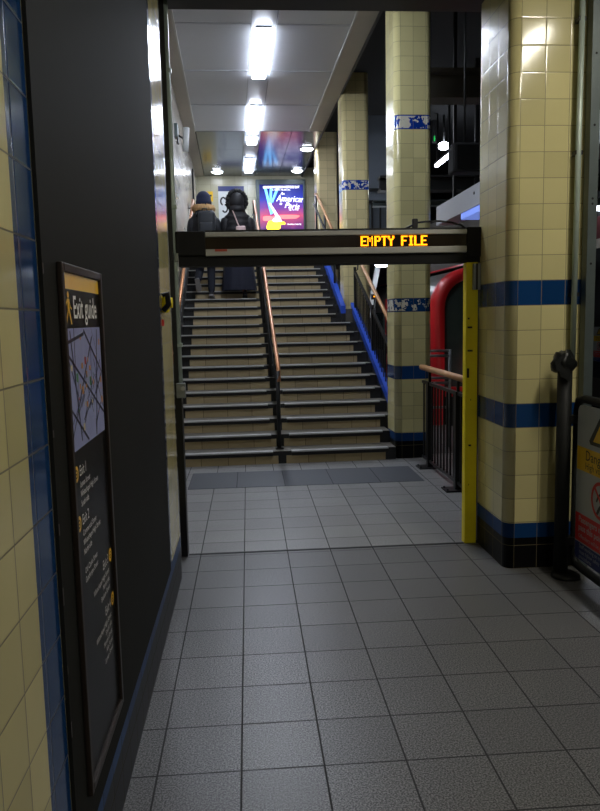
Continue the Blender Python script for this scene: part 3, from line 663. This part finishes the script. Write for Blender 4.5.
b = MB(); b.box(1.90, 1.965, 4.13, 4.19, .95, 1.0, M['black']); b.box(1.90, 1.965, 4.13, 4.19, .2, .25, M['black']); part(b, 'hinge', ba)
def danger_sign(name, label, loc, s, face):
    """local x: 0..0.6, y: 0..0.93"""
    t = thing(name, label, 'sign', loc)
    def P(z=0): return loc
    b = MB(); R = FACE[face]; L = Vector(loc)
    prof = rrect(0, .6, 0, .93, .05)
    A = [b.bm.verts.new(R @ Vector((p[0]*s, p[1]*s, 0))+L) for p in prof]; B = [b.bm.verts.new(R @ Vector((p[0]*s, p[1]*s, -.012))+L) for p in prof]
    b.fv(A, M['signwhite']); b.fv(B[::-1], M['signwhite'])
    for i in range(len(A)): b.fv([A[i], B[i], B[(i+1)%len(A)], A[(i+1)%len(A)]], M['signwhite'])
    part(b, 'panel', t)
    def pl(nm, fn, lb=None):
        b = MB(); fn(b); part(b, nm, t, lb)
    pl('yellow_band', lambda b: plate(b, face, loc, .004*s, .596*s, .545*s, .685*s, .0012, M['signyellow']))
    pl('red_band', lambda b: plate(b, face, loc, .004*s, .596*s, .115*s, .285*s, .0012, M['signred']))
    pl('blue_band', lambda b: polyplate(b, face, loc, [(q[0]*s, q[1]*s) for q in [(.596, .108), (.004, .108)] + [(max(.004, min(.596, p[0])), max(.004, p[1])) for p in prof if p[1] < .1 and p[0] < .3] + [(max(.004, min(.596, p[0])), max(.004, p[1])) for p in prof if p[1] < .1 and p[0] >= .3]], .0012, M['signblue']))
    def tri(b):
        polyplate(b, face, loc, [(q[0]*s, q[1]*s) for q in ((.165, .715), (.435, .715), (.45, .735), (.313, .905), (.287, .905), (.15, .735))], .0012, M['signblack'])
        polyplate(b, face, loc, [(q[0]*s, q[1]*s) for q in ((.198, .737), (.402, .737), (.30, .875))], .002, M['signyellow'])
        polyplate(b, face, loc, [(q[0]*s, q[1]*s) for q in ((.300, .848), (.316, .848), (.303, .805), (.330, .812), (.306, .765), (.318, .766), (.293, .742), (.284, .775), (.294, .771), (.305, .796), (.277, .789))], .0028, M['signblack'])
    pl('warning_triangle', tri)
    def man(b):
        fig_poly(b, face, loc, .235*s, .325*s, .18*s, .0014, M['signblack'])
        ring_plate(b, face, loc, (.3*s, .415*s), .088*s, .108*s, .0022, M['signred'], 36)
        polyplate(b, face, loc, [(q[0]*s, q[1]*s) for q in ((.228, .474), (.241, .487), (.372, .356), (.359, .343))], .0026, M['signred'])
    pl('no_entry_symbol', man)
    n = R @ Vector((0, 0, 1)); 
    def tx(b_, size, x, y, m, bold=0.):
        o = L + R @ Vector((x*s, y*s, .0018)); part(text_mesh(b_, size*s, m, face, o, 'LEFT', bold=bold), 'sign_text', t)
    tx('Danger', .085, .11, .615, M['signblack']); tx('High voltage', .058, .11, .563, M['signblack'])
    tx('Passengers must not', .052, .045, .235, M['signwhite'], .0008); tx('pass this point', .052, .045, .185, M['signwhite'], .0008); tx('Offenders will be prosecuted', .036, .045, .138, M['signwhite'])
    tx('Staff working on track', .034, .06, .078, M['signwhite']); tx('must follow safety', .034, .06, .045, M['signwhite']); tx('procedures', .034, .06, .015, M['signwhite'])
    return t
danger_sign('warning_sign', 'large white danger sign with yellow and red bands on the dark gate', (1.935, 4.09, .145), 1., '-x')
danger_sign('warning_sign', 'small distant danger sign seen past the steel channel at the right edge', (6.955, 14.10, .64), .74, '-x')
rg = thing('torn_bag', 'torn black plastic wrapped round the top of the gate post by the near pillar', 'bag', (1.9, 4.17, 1.25))
b = MB(); rnd = random.Random(5)
t = bmesh.new(); bmesh.ops.create_icosphere(t, subdivisions=3, radius=1)
for v in t.verts:
    k_ = 1+.2*math.sin(5*v.co.x+3*v.co.z)*math.cos(4*v.co.z+4*v.co.y)+rnd.uniform(-.04, .04)
    v.co = Vector((1.878+v.co.x*(.07-.012*v.co.z)*k_, 4.165+v.co.y*.062*k_, 1.315+v.co.z*.075*k_))
b.add(t, M['bag'], True); t.free(); part(b, 'wrap', rg)
b = MB()
for i in range(4):
    a = 1.80+i*.014; z = 1.33-i*.02
    b.face([(a, 4.12, z), (a+.05, 4.115, z+.02), (a+.045, 4.11, z-.07), (a+.006, 4.115, z-.055+.02*(i % 2))], M['bag'])
part(b, 'flap', rg)
pc = thing('conduit', 'thin grey conduit running up the right of the near pillar', 'pipe', (1.985, 4.27, 1.3))
b = MB(); b.tube([(1.975, 4.27, 1.28), (1.985, 4.27, 3.75)], .017, M['conduit'], 10); part(b, 'pipe', pc)
for z in (1.72, 2.55, 3.3):
    b = MB(); b.box(1.962, 2.005, 4.262, 4.325, z-.012, z+.012, M['dark']); part(b, 'saddle', pc)
ch = thing('channel_post', 'grey green steel channel post to the right of the near pillar conduit', 'post', (2.07, 4.3, 0))
b = MB(); b.box(2.035, 2.042, 4.24, 4.31, 0, 3.75, M['grey_steel']); b.box(2.042, 2.09, 4.24, 4.247, 0, 3.75, M['grey_steel']); b.box(2.083, 2.09, 4.247, 4.31, 0, 3.75, M['grey_steel']); part(b, 'channel', ch)
for z in (1.9, 2.25, 2.28, 2.7, 3.1):
    b = MB(); b.tube([(2.06, 4.2405, z), (2.06, 4.238, z)], .007, M['matt'], 8); part(b, 'bolt', ch)
# ------------------------------------------------------------------ train
tr = thing('train', 'red fronted underground train standing at the platform beyond the fence', 'train', (4.0, 10.4, -1.1))
def tprof(off):
    x0, x1, zt, r = 2.70+off, 4.90-off, 2.31-off, .58-off
    r = max(.2, r); zb = -.95+off*.5
    pts = [(x0, zb), (x1, zb)]
    for cx, a in ((x1-r, 0), (x0+r, PI/2)):
        pts += [(cx+r*math.cos(a+PI/2*i/10), zt-r+r*math.sin(a+PI/2*i/10)) for i in range(11)]
    return pts
b = MB(); b.prism(tprof(.015), 1, 10.46, 29.5, M['trainbody'], False); part(b, 'body', tr)
b = MB(); A = tprof(0); Bq = tprof(.165)
for yA in (10.36,):
    va = [b.bm.verts.new((p[0], 10.40, p[1])) for p in A]; vb = [b.bm.verts.new((p[0], 10.36, p[1])) for p in tprof(.05)]; vc = [b.bm.verts.new((p[0], 10.37, p[1])) for p in Bq]; vd = [b.bm.verts.new((p[0], 10.46, p[1])) for p in tprof(.18)]; ve = [b.bm.verts.new((p[0], 10.62, p[1])) for p in A]
    n = len(A)
    for R0_, R1_ in ((ve, va), (va, vb), (vb, vc), (vc, vd)):
        for j in range(n): b.fv([R0_[j], R0_[(j+1)%n], R1_[(j+1)%n], R1_[j]], M['red'], None, True)
part(b, 'front_surround', tr, 'bright red arched front surround')
b = MB(); q = tprof(.17); b.face([(p[0], 10.44, p[1]) for p in q if p[1] > .0 ] and [(2.87, 10.44, .5), (4.73, 10.44, .5)] + [(p[0], 10.44, p[1]) for p in q[2:]], M['trainglass']); part(b, 'windscreen', tr)
b = MB(); b.box(2.87, 4.73, 10.40, 10.45, -.85, .42, M['dark'], bev=.01); b.box(2.87, 4.73, 10.40, 10.45, .42, .56, M['red']); part(b, 'lower_panel', tr)
b = MB(); b.box(3.45, 4.15, 10.42, 10.45, .5, 2.0, M['trainbody']); b.box(3.52, 4.08, 10.41, 10.43, 1.0, 1.9, M['trainglass']); part(b, 'cab_door', tr)
for x, z, m in ((3.31, .84, 'redlamp'), (4.3, .84, 'redlamp'), (3.32, .72, 'plat'), (4.3, .72, 'plat')):
    b = MB(); b.tube([(x, 10.44, z), (x, 10.36, z)], .045 if m == 'redlamp' else .02, M[m], 14); part(b, 'tail_lamp' if m == 'redlamp' else 'marker_lamp', tr)
for i in range(4):
    y = 12.5+i*4.6
    b = MB(); b.box(2.68, 2.72, y, y+1.5, -.05, 1.95, M['red'], bev=.01); d_ = part(b, 'side_door', tr)
    for yy in (y+.15, y+.85):
        b = MB(); b.box(2.675, 2.69, yy, yy+.5, .9, 1.7, M['trainglass']); sub(b, 'door_window', d_, tr)
for i in range(3):
    y = 14.3+i*4.6
    b = MB(); b.box(2.70, 2.72, y, y+2.5, .95, 1.7, M['trainglass']); part(b, 'side_window', tr)
b = MB(); b.box(2.705, 2.718, 10.7, 29.4, -.3, .55, plain('train_blue', (36, 46, 110), .35)); part(b, 'side_stripe', tr)
# ------------------------------------------------------------------ platform structure beyond
tk = thing('cable_trunking', 'long pale grey overhead trunking with a bluish glow beneath, above the platform', 'beam', (2.62, 7.5, 2.8))
b = MB(); b.box(2.60, 2.85, 4.9, 9.85, 2.83, 3.07, M['channel']); part(b, 'casing', tk)
for y in (6.3, 6.9, 8.2):
    b = MB(); b.tube([(2.602, y, 2.98), (2.594, y, 2.98)], .018, M['dark'], 8); part(b, 'bolt', tk)
b = MB(); b.box(2.61, 2.84, 7.9, 8.75, 2.755, 2.83, M['bluewhite'], bev=.01); part(b, 'glow_strip', tk)  # bluish glow on the casing's underside, put in as an emissive strip
for y in (5.6, 9.4):
    b = MB(); b.box(2.70, 2.74, y-.02, y+.02, 3.07, 5.4, M['dark']); part(b, 'hanger', tk)
def sbeam(x0, x1, y0, y1, z0, z1, label, m='dark'):
    b = MB(); h = z1-z0; w_ = y1-y0
    b.box(x0, x1, y0, y1, z0, z0+h*.14, M[m]); b.box(x0, x1, y0, y1, z1-h*.14, z1, M[m]); b.box(x0, x1, y0+w_*.4, y0+w_*.6, z0+h*.14, z1-h*.14, M[m])
    tag(b.ob('steel_beam'), label, 'beam', 'steel beams over the platform')
sbeam(2.05, 7.0, 11.0, 11.25, 3.50, 3.72, 'dark steel beam crossing just above the pale trunking')
sbeam(2.05, 7.0, 11.6, 11.75, 3.36, 3.45, 'thin dark steel beam, lowest over the platform', 'grey_steel')
sbeam(2.05, 7.0, 9.0, 9.3, 4.25, 4.6, 'deep dark steel beam above the black monitor', 'concrete')
ca = thing('canopy_fascia', 'grey concrete canopy edge over the train roof', 'beam', (3.5, 15, 2.4))
b = MB(); b.box(3.45, 3.60, 9.8, 22, 2.42, 3.3, M['concrete']); part(b, 'fascia', ca)
b = MB(); b.box(3.44, 3.47, 9.8, 22, 2.40, 2.425, M['red']); part(b, 'red_edge', ca)
for y in (11, 16, 21):
    b = MB(); b.box(3.5, 3.56, y, y+.06, 3.3, 5.4, M['dark']); part(b, 'hanger', ca)
mo = thing('monitor', 'black boxed monitor hanging above the platform beside the near pillar', 'monitor', (2.45, 8.1, 3.6))
b = MB(); b.box(2.30, 2.70, 8.0, 8.22, 3.175, 3.49, M['matt'], bev=.02); part(b, 'case', mo)
b = MB(); b.box(2.34, 2.66, 7.99, 8.0, 3.20, 3.46, M['guideblack']); part(b, 'screen', mo)
b = MB(); b.tube([(2.46, 8.12, 3.49), (2.46, 8.12, 5.4)], .012, M['dark'], 8); part(b, 'hanger', mo)
t = thing('platform_light', 'slanting white fluorescent tube seen between the pillars above the platform', 'light', (3.7, 14, 4.4))
b = MB(); b.box(3.66, 3.73, 13.05, 14.0, 4.44, 4.49, M['plat'], bev=.01); part(b, 'diffuser', t)
b = MB(); b.box(3.66, 3.73, 13.0, 14.05, 4.49, 4.53, M['dark']); part(b, 'body', t)
for y in (13.1, 13.9):
    b = MB(); b.box(3.68, 3.71, y, y+.04, 4.54, 5.4, M['dark']); part(b, 'hanger', t)
t = thing('platform_lamp', 'small round white lamp above the slanting tube over the platform', 'light', (3.84, 14, 4.8))
b = MB(); b.ball((3.84, 14, 4.83), .12, M['plat'], 16, (1, 1, .6)); part(b, 'globe', t)
b = MB(); b.tube([(3.84, 14, 4.88), (3.84, 14, 5.4)], .02, M['dark'], 8); part(b, 'stem', t)
t = thing('green_signal', 'tiny green lamp high over the platform beside the pillar', 'light', (3.67, 14.4, 4.9))
b = MB(); b.box(3.73, 3.75, 14.3, 14.34, 5.0, 5.09, M['green']); part(b, 'lens', t)
b = MB(); b.box(3.70, 3.78, 14.34, 14.42, 4.96, 5.4, M['black']); part(b, 'housing', t)
t = thing('wall_light', 'white tube light on the far platform wall at the right edge', 'light', (6.9, 13, 3.6))
b = MB(); b.box(6.9, 6.98, 11.5, 14.06, 3.60, 3.68, M['plat'], bev=.01); part(b, 'diffuser', t)
b = MB(); b.box(6.96, 7.0, 11.4, 14.1, 3.68, 3.72, M['white']); part(b, 'body', t)
pa = thing('grey_partition', 'dull blue grey barred gate seen in the gap between the two stair pillars', 'gate', (2.5, 14, 2.8))
b = MB(); b.box(2.1, 3.0, 14.02, 14.06, 2.8, 5.4, plain('partition_grey', (98, 106, 116), .5)); part(b, 'panel', pa)
for x in (2.12, 2.30, 2.44, 2.60, 2.78): 
    b = MB(); b.box(x-.015, x+.015, 13.97, 14.02, 2.8, 3.78, M['dark']); part(b, 'bar', pa)
for z in (3.78, 4.0): 
    b = MB(); b.box(2.1, 3.0, 13.96, 14.02, z, z+.05, M['dark']); part(b, 'crossbar', pa)
t = thing('soffit_lamp', 'round white lamp under the upper floor just below the display, beside the worn pillar', 'light', (2.62, 13.2, 2.6))
b = MB(); b.loft([(2.53, 2.50, 13.3, .10, .10), (2.57, 2.50, 13.3, .14, .14), (2.62, 2.50, 13.3, .15, .15)], M['plat'], 20); part(b, 'lens', t)
b = MB(); b.box(2.35, 2.65, 13.2, 14.0, 2.62, 2.66, M['white']); part(b, 'mount', t)
t = thing('diagonal_strut', 'pale diagonal strut under the upper floor behind the balustrade', 'strut', (2.4, 14, 1.7))
b = MB(); b.prism([(2.30, 1.55), (2.38, 1.55), (2.60, 2.62), (2.50, 2.62)], 1, 13.95, 14.05, M['white']); part(b, 'strut', t)
b = MB(); b.box(2.26, 2.42, 13.9, 14.1, 0, 1.6, M['concrete']); part(b, 'pier', t)
t = thing('amber_lamp', 'tiny amber lamp glowing beyond the balustrade bars', 'light', (2.35, 13.7, 1.9))
b = MB(); b.box(2.375, 2.42, 13.5, 13.52, 1.985, 2.005, M['led']); part(b, 'lens', t)
b = MB(); b.box(2.34, 2.45, 13.52, 13.6, 1.94, 2.04, M['black']); b.tube([(2.40, 13.56, 0), (2.40, 13.56, 1.94)], .02, M['black'], 6); part(b, 'housing', t)

#PEOPLE-BEGIN
# ------------------------------------------------------------------ people on the stairs
def eval_mesh(o):
    dg = bpy.context.evaluated_depsgraph_get(); me = bpy.data.meshes.new_from_object(o.evaluated_get(dg))
    old = o.data; bpy.data.objects.remove(o); bpy.data.meshes.remove(old); return me
def skinned(J, E, root, sub=1):
    names = list(J); me = bpy.data.meshes.new('s'); me.from_pydata([J[n][0] for n in names], [(names.index(a), names.index(b)) for a, b in E], [])
    o = bpy.data.objects.new('s', me); COL.objects.link(o)
    o.modifiers.new('k', 'SKIN'); sv = me.skin_vertices[0].data
    for i, n in enumerate(names):
        r = J[n][1]; sv[i].radius = (r, r) if not isinstance(r, tuple) else r
        sv[i].use_root = (n == root)
    if sub: q = o.modifiers.new('u', 'SUBSURF'); q.levels = sub; q.render_levels = sub
    return eval_mesh(o)
def to_bm(t, me):
    t.from_mesh(me); bpy.data.meshes.remove(me)
def hand(t, wrist, d, thumb_side):
    """palm, four unequal curled fingers and a thumb along direction d"""
    w = Vector(wrist); d = Vector(d).normalized(); s_ = d.cross(Vector((0, 0, 1)))
    s_ = (s_ if s_.length > .1 else Vector((1, 0, 0))).normalized()*thumb_side; dn = d.cross(s_).normalized()
    if dn.z > 0: dn = -dn
    J = {'w': (w, .024), 'p': (w+d*.05, (.036, .018)), 'k': (w+d*.085, (.036, .016))}; E = [('w', 'p'), ('p', 'k')]
    to_bm(t, skinned(J, E, 'w'))
    for i, L in enumerate((.068, .078, .072, .056)):
        b0 = w+d*.082+s_*(.028-.019*i)
        J = {'a': (b0-d*.02, .009), 'b': (b0+d*L*.45+dn*.006, .0088), 'c': (b0+d*L*.75+dn*.026, .008), 'e': (b0+d*L*.85+dn*.05, .0068)}
        to_bm(t, skinned(J, [('a', 'b'), ('b', 'c'), ('c', 'e')], 'a'))
    b0 = w+d*.03+s_*.03
    J = {'a': (b0-s_*.012, .011), 'b': (b0+s_*.026+d*.03, .010), 'c': (b0+s_*.03+d*.062+dn*.012, .0085)}
    to_bm(t, skinned(J, [('a', 'b'), ('b', 'c')], 'a'))
def body(J, E, head, hands):
    t = bmesh.new(); to_bm(t, skinned(J, E, 'pelvis'))
    h = bmesh.new(); bmesh.ops.create_icosphere(h, subdivisions=4, radius=1)
    hx, hy, hz = head
    for v in h.verts:
        x, y, z = v.co
        X, Y, Z = x*.076, y*.096, z*.118
        if z < 0: X *= 1-.22*(-z)**1.5; Y = Y*(1-.1*(-z)) + (.012*(-z) if y > 0 else 0)
        if y > .6 and abs(x) < .28 and -.35 < z < .12: Y += .022*(1-abs(x)/.28)*(1-(z+.35)/.6)          # nose
        if y > .55 and .02 < z < .28 and .2 < abs(x) < .62: Y -= .010                                    # eye sockets
        if y > .7 and abs(z+.5) < .05 and abs(x) < .3: Y -= .006                                         # mouth
        if abs(x) > .9 and abs(z) < .28 and -.25 < y < .12: X += .014*(1 if x > 0 else -1)               # ears
        v.co = Vector((hx+X, hy+Y, hz+Z))
    me = bpy.data.meshes.new('h'); h.to_mesh(me); h.free(); to_bm(t, me)
    for w, d, s_ in hands: hand(t, w, d, s_)
    me = bpy.data.meshes.new('b'); t.to_mesh(me); t.free()
    o = bpy.data.objects.new('b', me); COL.objects.link(o)
    q = o.modifiers.new('r', 'REMESH'); q.mode = 'VOXEL'; q.voxel_size = .009
    q = o.modifiers.new('s', 'SMOOTH'); q.factor = .4; q.iterations = 2
    me = eval_mesh(o); me.materials.clear(); me.materials.append(M['skin'])
    for p in me.polygons: p.use_smooth = True
    return me
def skin_part(name, J, E, root, m, par, sub=2):
    me = skinned(J, E, root, sub); me.materials.clear(); me.materials.append(m)
    for p in me.polygons: p.use_smooth = True
    return link(name, me, par)
def rough_ball(b, fn, m, seg=28, rings=16, amp=.1, seed=1):
    pass
def fur_ring(name, c, R, r, m, par, axis, seed, squash=1.):
    rnd = random.Random(seed); b = MB(); nA, nB = 110, 16
    G = []
    for i in range(nA):
        a = 2*PI*i/nA; row = []
        for j in range(nB):
            q = 2*PI*j/nB; rr = r*(1+rnd.uniform(-.26, .30)); u_ = R+rr*math.cos(q); w_ = rr*math.sin(q)
            if axis == 'z': p = (c[0]+u_*math.cos(a), c[1]+u_*math.sin(a)*squash, c[2]+w_)
            else: p = (c[0]+u_*math.cos(a), c[1]+w_, c[2]+u_*math.sin(a)*squash)
            row.append(b.bm.verts.new(p))
        G.append(row)
    for i in range(nA):
        for j in range(nB): b.fv([G[i][j], G[(i+1)%nA][j], G[(i+1)%nA][(j+1)%nB], G[i][(j+1)%nB]], m, None, True)
    return b.ob(name, par)
def shoe(par, ankle, toe, m, sole):
    a = Vector(ankle); t = Vector(toe); d = (t-a).normalized()
    b = MB(); heel = a-d*.05; f = (t-heel)
    up = Vector((0, 0, 1)) if abs(d.z) < .6 else Vector((0, 1, 0)); up = (up-d*up.dot(d)).normalized(); sd = d.cross(up)
    def ring(s_, w_, h_):
        c = heel+f*s_; return [b.bm.verts.new(c+sd*w_*math.cos(q)+up*(max(-.0, math.sin(q))*h_-(.028))) for q in [2*PI*i/14 for i in range(14)]]
    R = [ring(s_, w_, h_) for s_, w_, h_ in ((-.02, .02, .04), (.03, .034, .075), (.3, .036, .09), (.55, .04, .07), (.85, .042, .05), (1.05, .03, .03), (1.1, .012, .015))]
    for A, B in zip(R, R[1:]):
        for j in range(14): b.fv([A[j], A[(j+1)%14], B[(j+1)%14], B[j]], m, None, True)
    b.fv(R[0][::-1], m); b.fv(R[-1], m); o = b.ob('shoe', par)
    b = MB(); P = [(-.03, .02), (.03, .038), (.3, .036), (.55, .042), (.85, .046), (1.06, .034), (1.12, .012)]
    L = [heel+f*s_+sd*w_ for s_, w_ in P]+[heel+f*s_-sd*w_ for s_, w_ in P[::-1]]
    A = [b.bm.verts.new(q-up*.028) for q in L]; B = [b.bm.verts.new(q-up*.052) for q in L]
    b.fv(A, sole); b.fv(B[::-1], sole)
    for j in range(len(L)): b.fv([A[j], A[(j+1)%len(L)], B[(j+1)%len(L)], B[j]], sole)
    b.ob('sole', o)
BONES = [('pelvis','spine'),('spine','chest'),('chest','neck'),('neck','skull'),('chest','shL'),('shL','elL'),('elL','wrL'),('chest','shR'),('shR','elR'),('elR','wrR'),
         ('pelvis','hipL'),('hipL','knL'),('knL','anL'),('anL','toL'),('pelvis','hipR'),('hipR','knR'),('knR','anR'),('anR','toR')]
def joints(**o):
    J = dict(pelvis=((0,0,.90),(.13,.10)), spine=((0,.01,1.10),(.115,.09)), chest=((0,.02,1.30),(.13,.10)), neck=((0,.035,1.46),.05), skull=((0,.06,1.55),.05),
             shL=((-.165,.02,1.34),.05), elL=((-.23,-.02,1.12),.042), wrL=((-.20,.16,.98),.026), shR=((.165,.02,1.34),.05), elR=((.23,-.02,1.12),.042), wrR=((.20,.16,.98),.026),
             hipL=((-.09,0,.86),.085), knL=((-.09,.03,.48),.055), anL=((-.09,-.02,.09),.038), toL=((-.09,.12,.035),.03), hipR=((.09,0,.86),.085), knR=((.09,.03,.48),.055), anR=((.09,-.02,.09),.038), toR=((.09,.12,.035),.03))
    J.update(o); return J
# person with hat and backpack
Lm = SW @ Matrix.Translation((-.585, 12.25, 1.961)) @ Matrix.Rotation(-.10, 4, 'Z')
J = joints(knL=((-.10,.05,.48),.055), anL=((-.105,-.24,.30),.038), toL=((-.09,-.17,.17),.03))
pa_ = link('person', body(J, BONES, (0, .07, 1.585), [((-.20,.16,.98),(0,.7,-.5),1), ((.20,.16,.98),(0,.7,-.5),-1)]), None, Lm)
tag(pa_, 'person climbing the stairs in a navy hat and black coat with tan fur collar', 'person', 'people climbing the stairs')
skin_part('trousers', {k_: (J[k_][0], r) for k_, r in dict(pelvis=(.145,.115), hipL=.10, knL=.074, anL=.06, hipR=.10, knR=.074, anR=.06).items()}, [('pelvis','hipL'),('hipL','knL'),('knL','anL'),('pelvis','hipR'),('hipR','knR'),('knR','anR')], 'pelvis', M['jean'], pa_)
b = MB(); b.loft([(.60,0,-.01,.215,.165), (.63,0,-.01,.225,.172), (.80,0,-.01,.215,.165), (1.0,0,0,.20,.15), (1.2,0,.01,.205,.15), (1.34,0,.015,.215,.145), (1.41,0,.02,.17,.12), (1.46,0,.03,.09,.085)], M['coat'], 28); ct = b.ob('coat', pa_)
for s_ in 'LR':
    skin_part('sleeve', {k_+s_: (J[k_+s_][0], r) for k_, r in (('sh', .095), ('el', .07), ('wr', .05))}, [('sh'+s_, 'el'+s_), ('el'+s_, 'wr'+s_)], 'sh'+s_, M['coat'], pa_)
fur_ring('fur_collar', (0, .0, 1.475), .125, .06, M['fur_tan'], pa_, 'z', 4, .9)
b = MB(); b.loft([(1.44,0,-.07,.12,.08), (1.40,0,-.10,.13,.075), (1.33,0,-.12,.10,.06), (1.28,0,-.12,.03,.02)], M['coat'], 18); b.ob('hood', pa_)
b = MB(); b.loft([(1.545,0,.06,.118,.132), (1.56,0,.06,.128,.142), (1.61,0,.06,.130,.144), (1.62,0,.06,.122,.136), (1.67,0,.055,.122,.134), (1.71,0,.05,.105,.116), (1.745,0,.045,.075,.085), (1.765,0,.045,.04,.045), (1.77,0,.045,.008,.01)], M['navy'], 26); b.ob('beanie', pa_)
shoe(pa_, J['anR'][0], J['toR'][0], M['coat'], M['sole']); shoe(pa_, J['anL'][0], J['toL'][0], M['coat'], M['sole'])
bp = thing('backpack', 'dark grey backpack on the back of the person in the navy hat', 'backpack', (0, 0, 0), mw=Lm)
def rbox(b, x0, x1, y0, y1, z0, z1, m, bv):
    t = bmesh.new(); bmesh.ops.create_cube(t, size=1)
    for v in t.verts: v.co = Vector(((x0+x1)/2+v.co.x*(x1-x0), (y0+y1)/2+v.co.y*(y1-y0), (z0+z1)/2+v.co.z*(z1-z0)))
    bmesh.ops.bevel(t, geom=list(t.edges), offset=bv, segments=4, affect='EDGES', profile=.5); b.add(t, m, True); t.free()
b = MB(); rbox(b, -.06, .22, -.32, -.155, .98, 1.41, M['pack'], .06); part(b, 'main_sack', bp)
b = MB(); rbox(b, -.03, .19, -.37, -.30, 1.01, 1.22, M['pack'], .03); part(b, 'front_pocket', bp)
b = MB(); b.tube([(.0, -.20, 1.40), (.01, -.21, 1.45), (.08, -.21, 1.45), (.09, -.20, 1.40)], .011, M['black'], 8); part(b, 'grab_loop', bp)
for x in (-.10, .13):
    b = MB(); b.tube([(x, -.16, 1.36), (x*1.05, -.08, 1.46), (x*1.05, .06, 1.455), (x*1.1, .17, 1.34), (x*1.2, .17, 1.15), (x*1.7, .05, 1.02), (x*1.5, -.15, 1.02)], .016, M['black'], 8); part(b, 'shoulder_strap', bp)
# person in fur hood
Rm = SW @ Matrix.Translation((-.035, 12.25, 1.961))
J = joints(knL=((-.08,.16,.60),.055), anL=((-.08,.20,.23),.038), toL=((-.08,.34,.175),.03), wrL=((-.15,.20,1.05),.026), wrR=((.15,.20,1.05),.026))
pb = link('person', body(J, BONES, (0, .07, 1.57), [((-.15,.20,1.05),(.4,.8,-.3),1), ((.15,.20,1.05),(-.4,.8,-.3),-1)]), None, Rm)
tag(pb, 'person climbing the stairs in a dark fur rimmed hood, puffer jacket and long navy skirt', 'person', 'people climbing the stairs')
b = MB(); rings = []
for i in range(23):
    f_ = i/22; z = .70+.72*f_; w_ = .225-.03*f_+(.012 if i % 3 else -.006)
    if f_ > .93: w_ -= (f_-.93)*.9
    rings.append((z, 0, .0+.02*f_, w_, w_*.74))
b.loft(rings+[(1.46, 0, .03, .09, .085)], M['puffer'], 30); b.ob('jacket', pb)
for s_ in 'LR':
    skin_part('sleeve', {k_+s_: (J[k_+s_][0], r) for k_, r in (('sh', .105), ('el', .082), ('wr', .055))}, [('sh'+s_, 'el'+s_), ('el'+s_, 'wr'+s_)], 'sh'+s_, M['puffer'], pb)
b = MB(); n_ = 48; R_ = []
for z, rx in ((.14,.283), (.17,.287), (.30,.272), (.55,.248), (.78,.215), (.95,.17)):
    R_.append([b.bm.verts.new(((rx*(1+.06*math.sin(9*q)*(1-z)))*math.cos(q), .02+rx*.8*(1+.06*math.sin(9*q+1)*(1-z))*math.sin(q), z)) for q in [2*PI*j/n_ for j in range(n_)]])
for A, B in zip(R_, R_[1:]):
    for j in range(n_): b.fv([A[j], A[(j+1)%n_], B[(j+1)%n_], B[j]], M['skirt'], None, True)
b.ob('skirt', pb)
b = MB(); b.ball((0, .035, 1.585), .155, M['puffer'], 24, (.92, .95, 1.1)); b.loft([(1.42,0,.01,.14,.11), (1.47,0,.02,.135,.12), (1.52,0,.03,.13,.13)], M['puffer'], 24); b.ob('hood', pb)
fur_ring('fur_trim', (0, .02, 1.60), .132, .052, M['fur_black'], pb, 'y', 9, 1.08)
shoe(pb, J['anR'][0], J['toR'][0], M['coat'], M['black']); shoe(pb, J['anL'][0], J['toL'][0], M['coat'], M['black'])
sb = thing('shoulder_bag', 'small bag on a pale pink strap behind the person in the fur hood', 'bag', (0, 0, 0), mw=Rm)
b = MB(); b.tube([(-.10, .10, 1.445), (-.09, 0, 1.465), (-.07, -.10, 1.42), (-.04, -.165, 1.34), (.0, -.178, 1.22), (.03, -.18, 1.16)], .010, M['pink'], 8); part(b, 'strap', sb)
b = MB(); rbox(b, -.03, .13, -.25, -.17, 1.04, 1.17, M['pink'], .025); part(b, 'pouch', sb)
#PEOPLE-END
# ------------------------------------------------------------------ camera, world
P = dict(f=719.2, pitch=.11991, roll=-.020796, yaw=.069924, h=1.608)
cy, sy = math.cos(P['yaw']), math.sin(P['yaw'])
F = Vector((sy*math.cos(P['pitch']), cy*math.cos(P['pitch']), -math.sin(P['pitch'])))
R0 = Vector((cy, -sy, 0)); U0 = R0.cross(F)
Rv = math.cos(P['roll'])*R0+math.sin(P['roll'])*U0; Uv = -math.sin(P['roll'])*R0+math.cos(P['roll'])*U0
cam = bpy.data.cameras.new('camera'); co = bpy.data.objects.new('camera', cam); COL.objects.link(co)
co.matrix_world = Matrix(((Rv.x, Uv.x, -F.x, 0), (Rv.y, Uv.y, -F.y, 0), (Rv.z, Uv.z, -F.z, P['h']), (0, 0, 0, 1)))
cam.sensor_fit = 'VERTICAL'; cam.sensor_height = 24; cam.lens = 24*P['f']/811; cam.clip_start = .02; cam.clip_end = 200
sc.camera = co
wd = bpy.data.worlds.new('world'); wd.use_nodes = True; sc.world = wd
wd.node_tree.nodes['Background'].inputs[0].default_value = (.75, .85, 1, 1); wd.node_tree.nodes['Background'].inputs[1].default_value = .02
sc.view_settings.view_transform = 'Standard'; sc.view_settings.look = 'None'; sc.view_settings.exposure = 0.; sc.view_settings.gamma = 1.
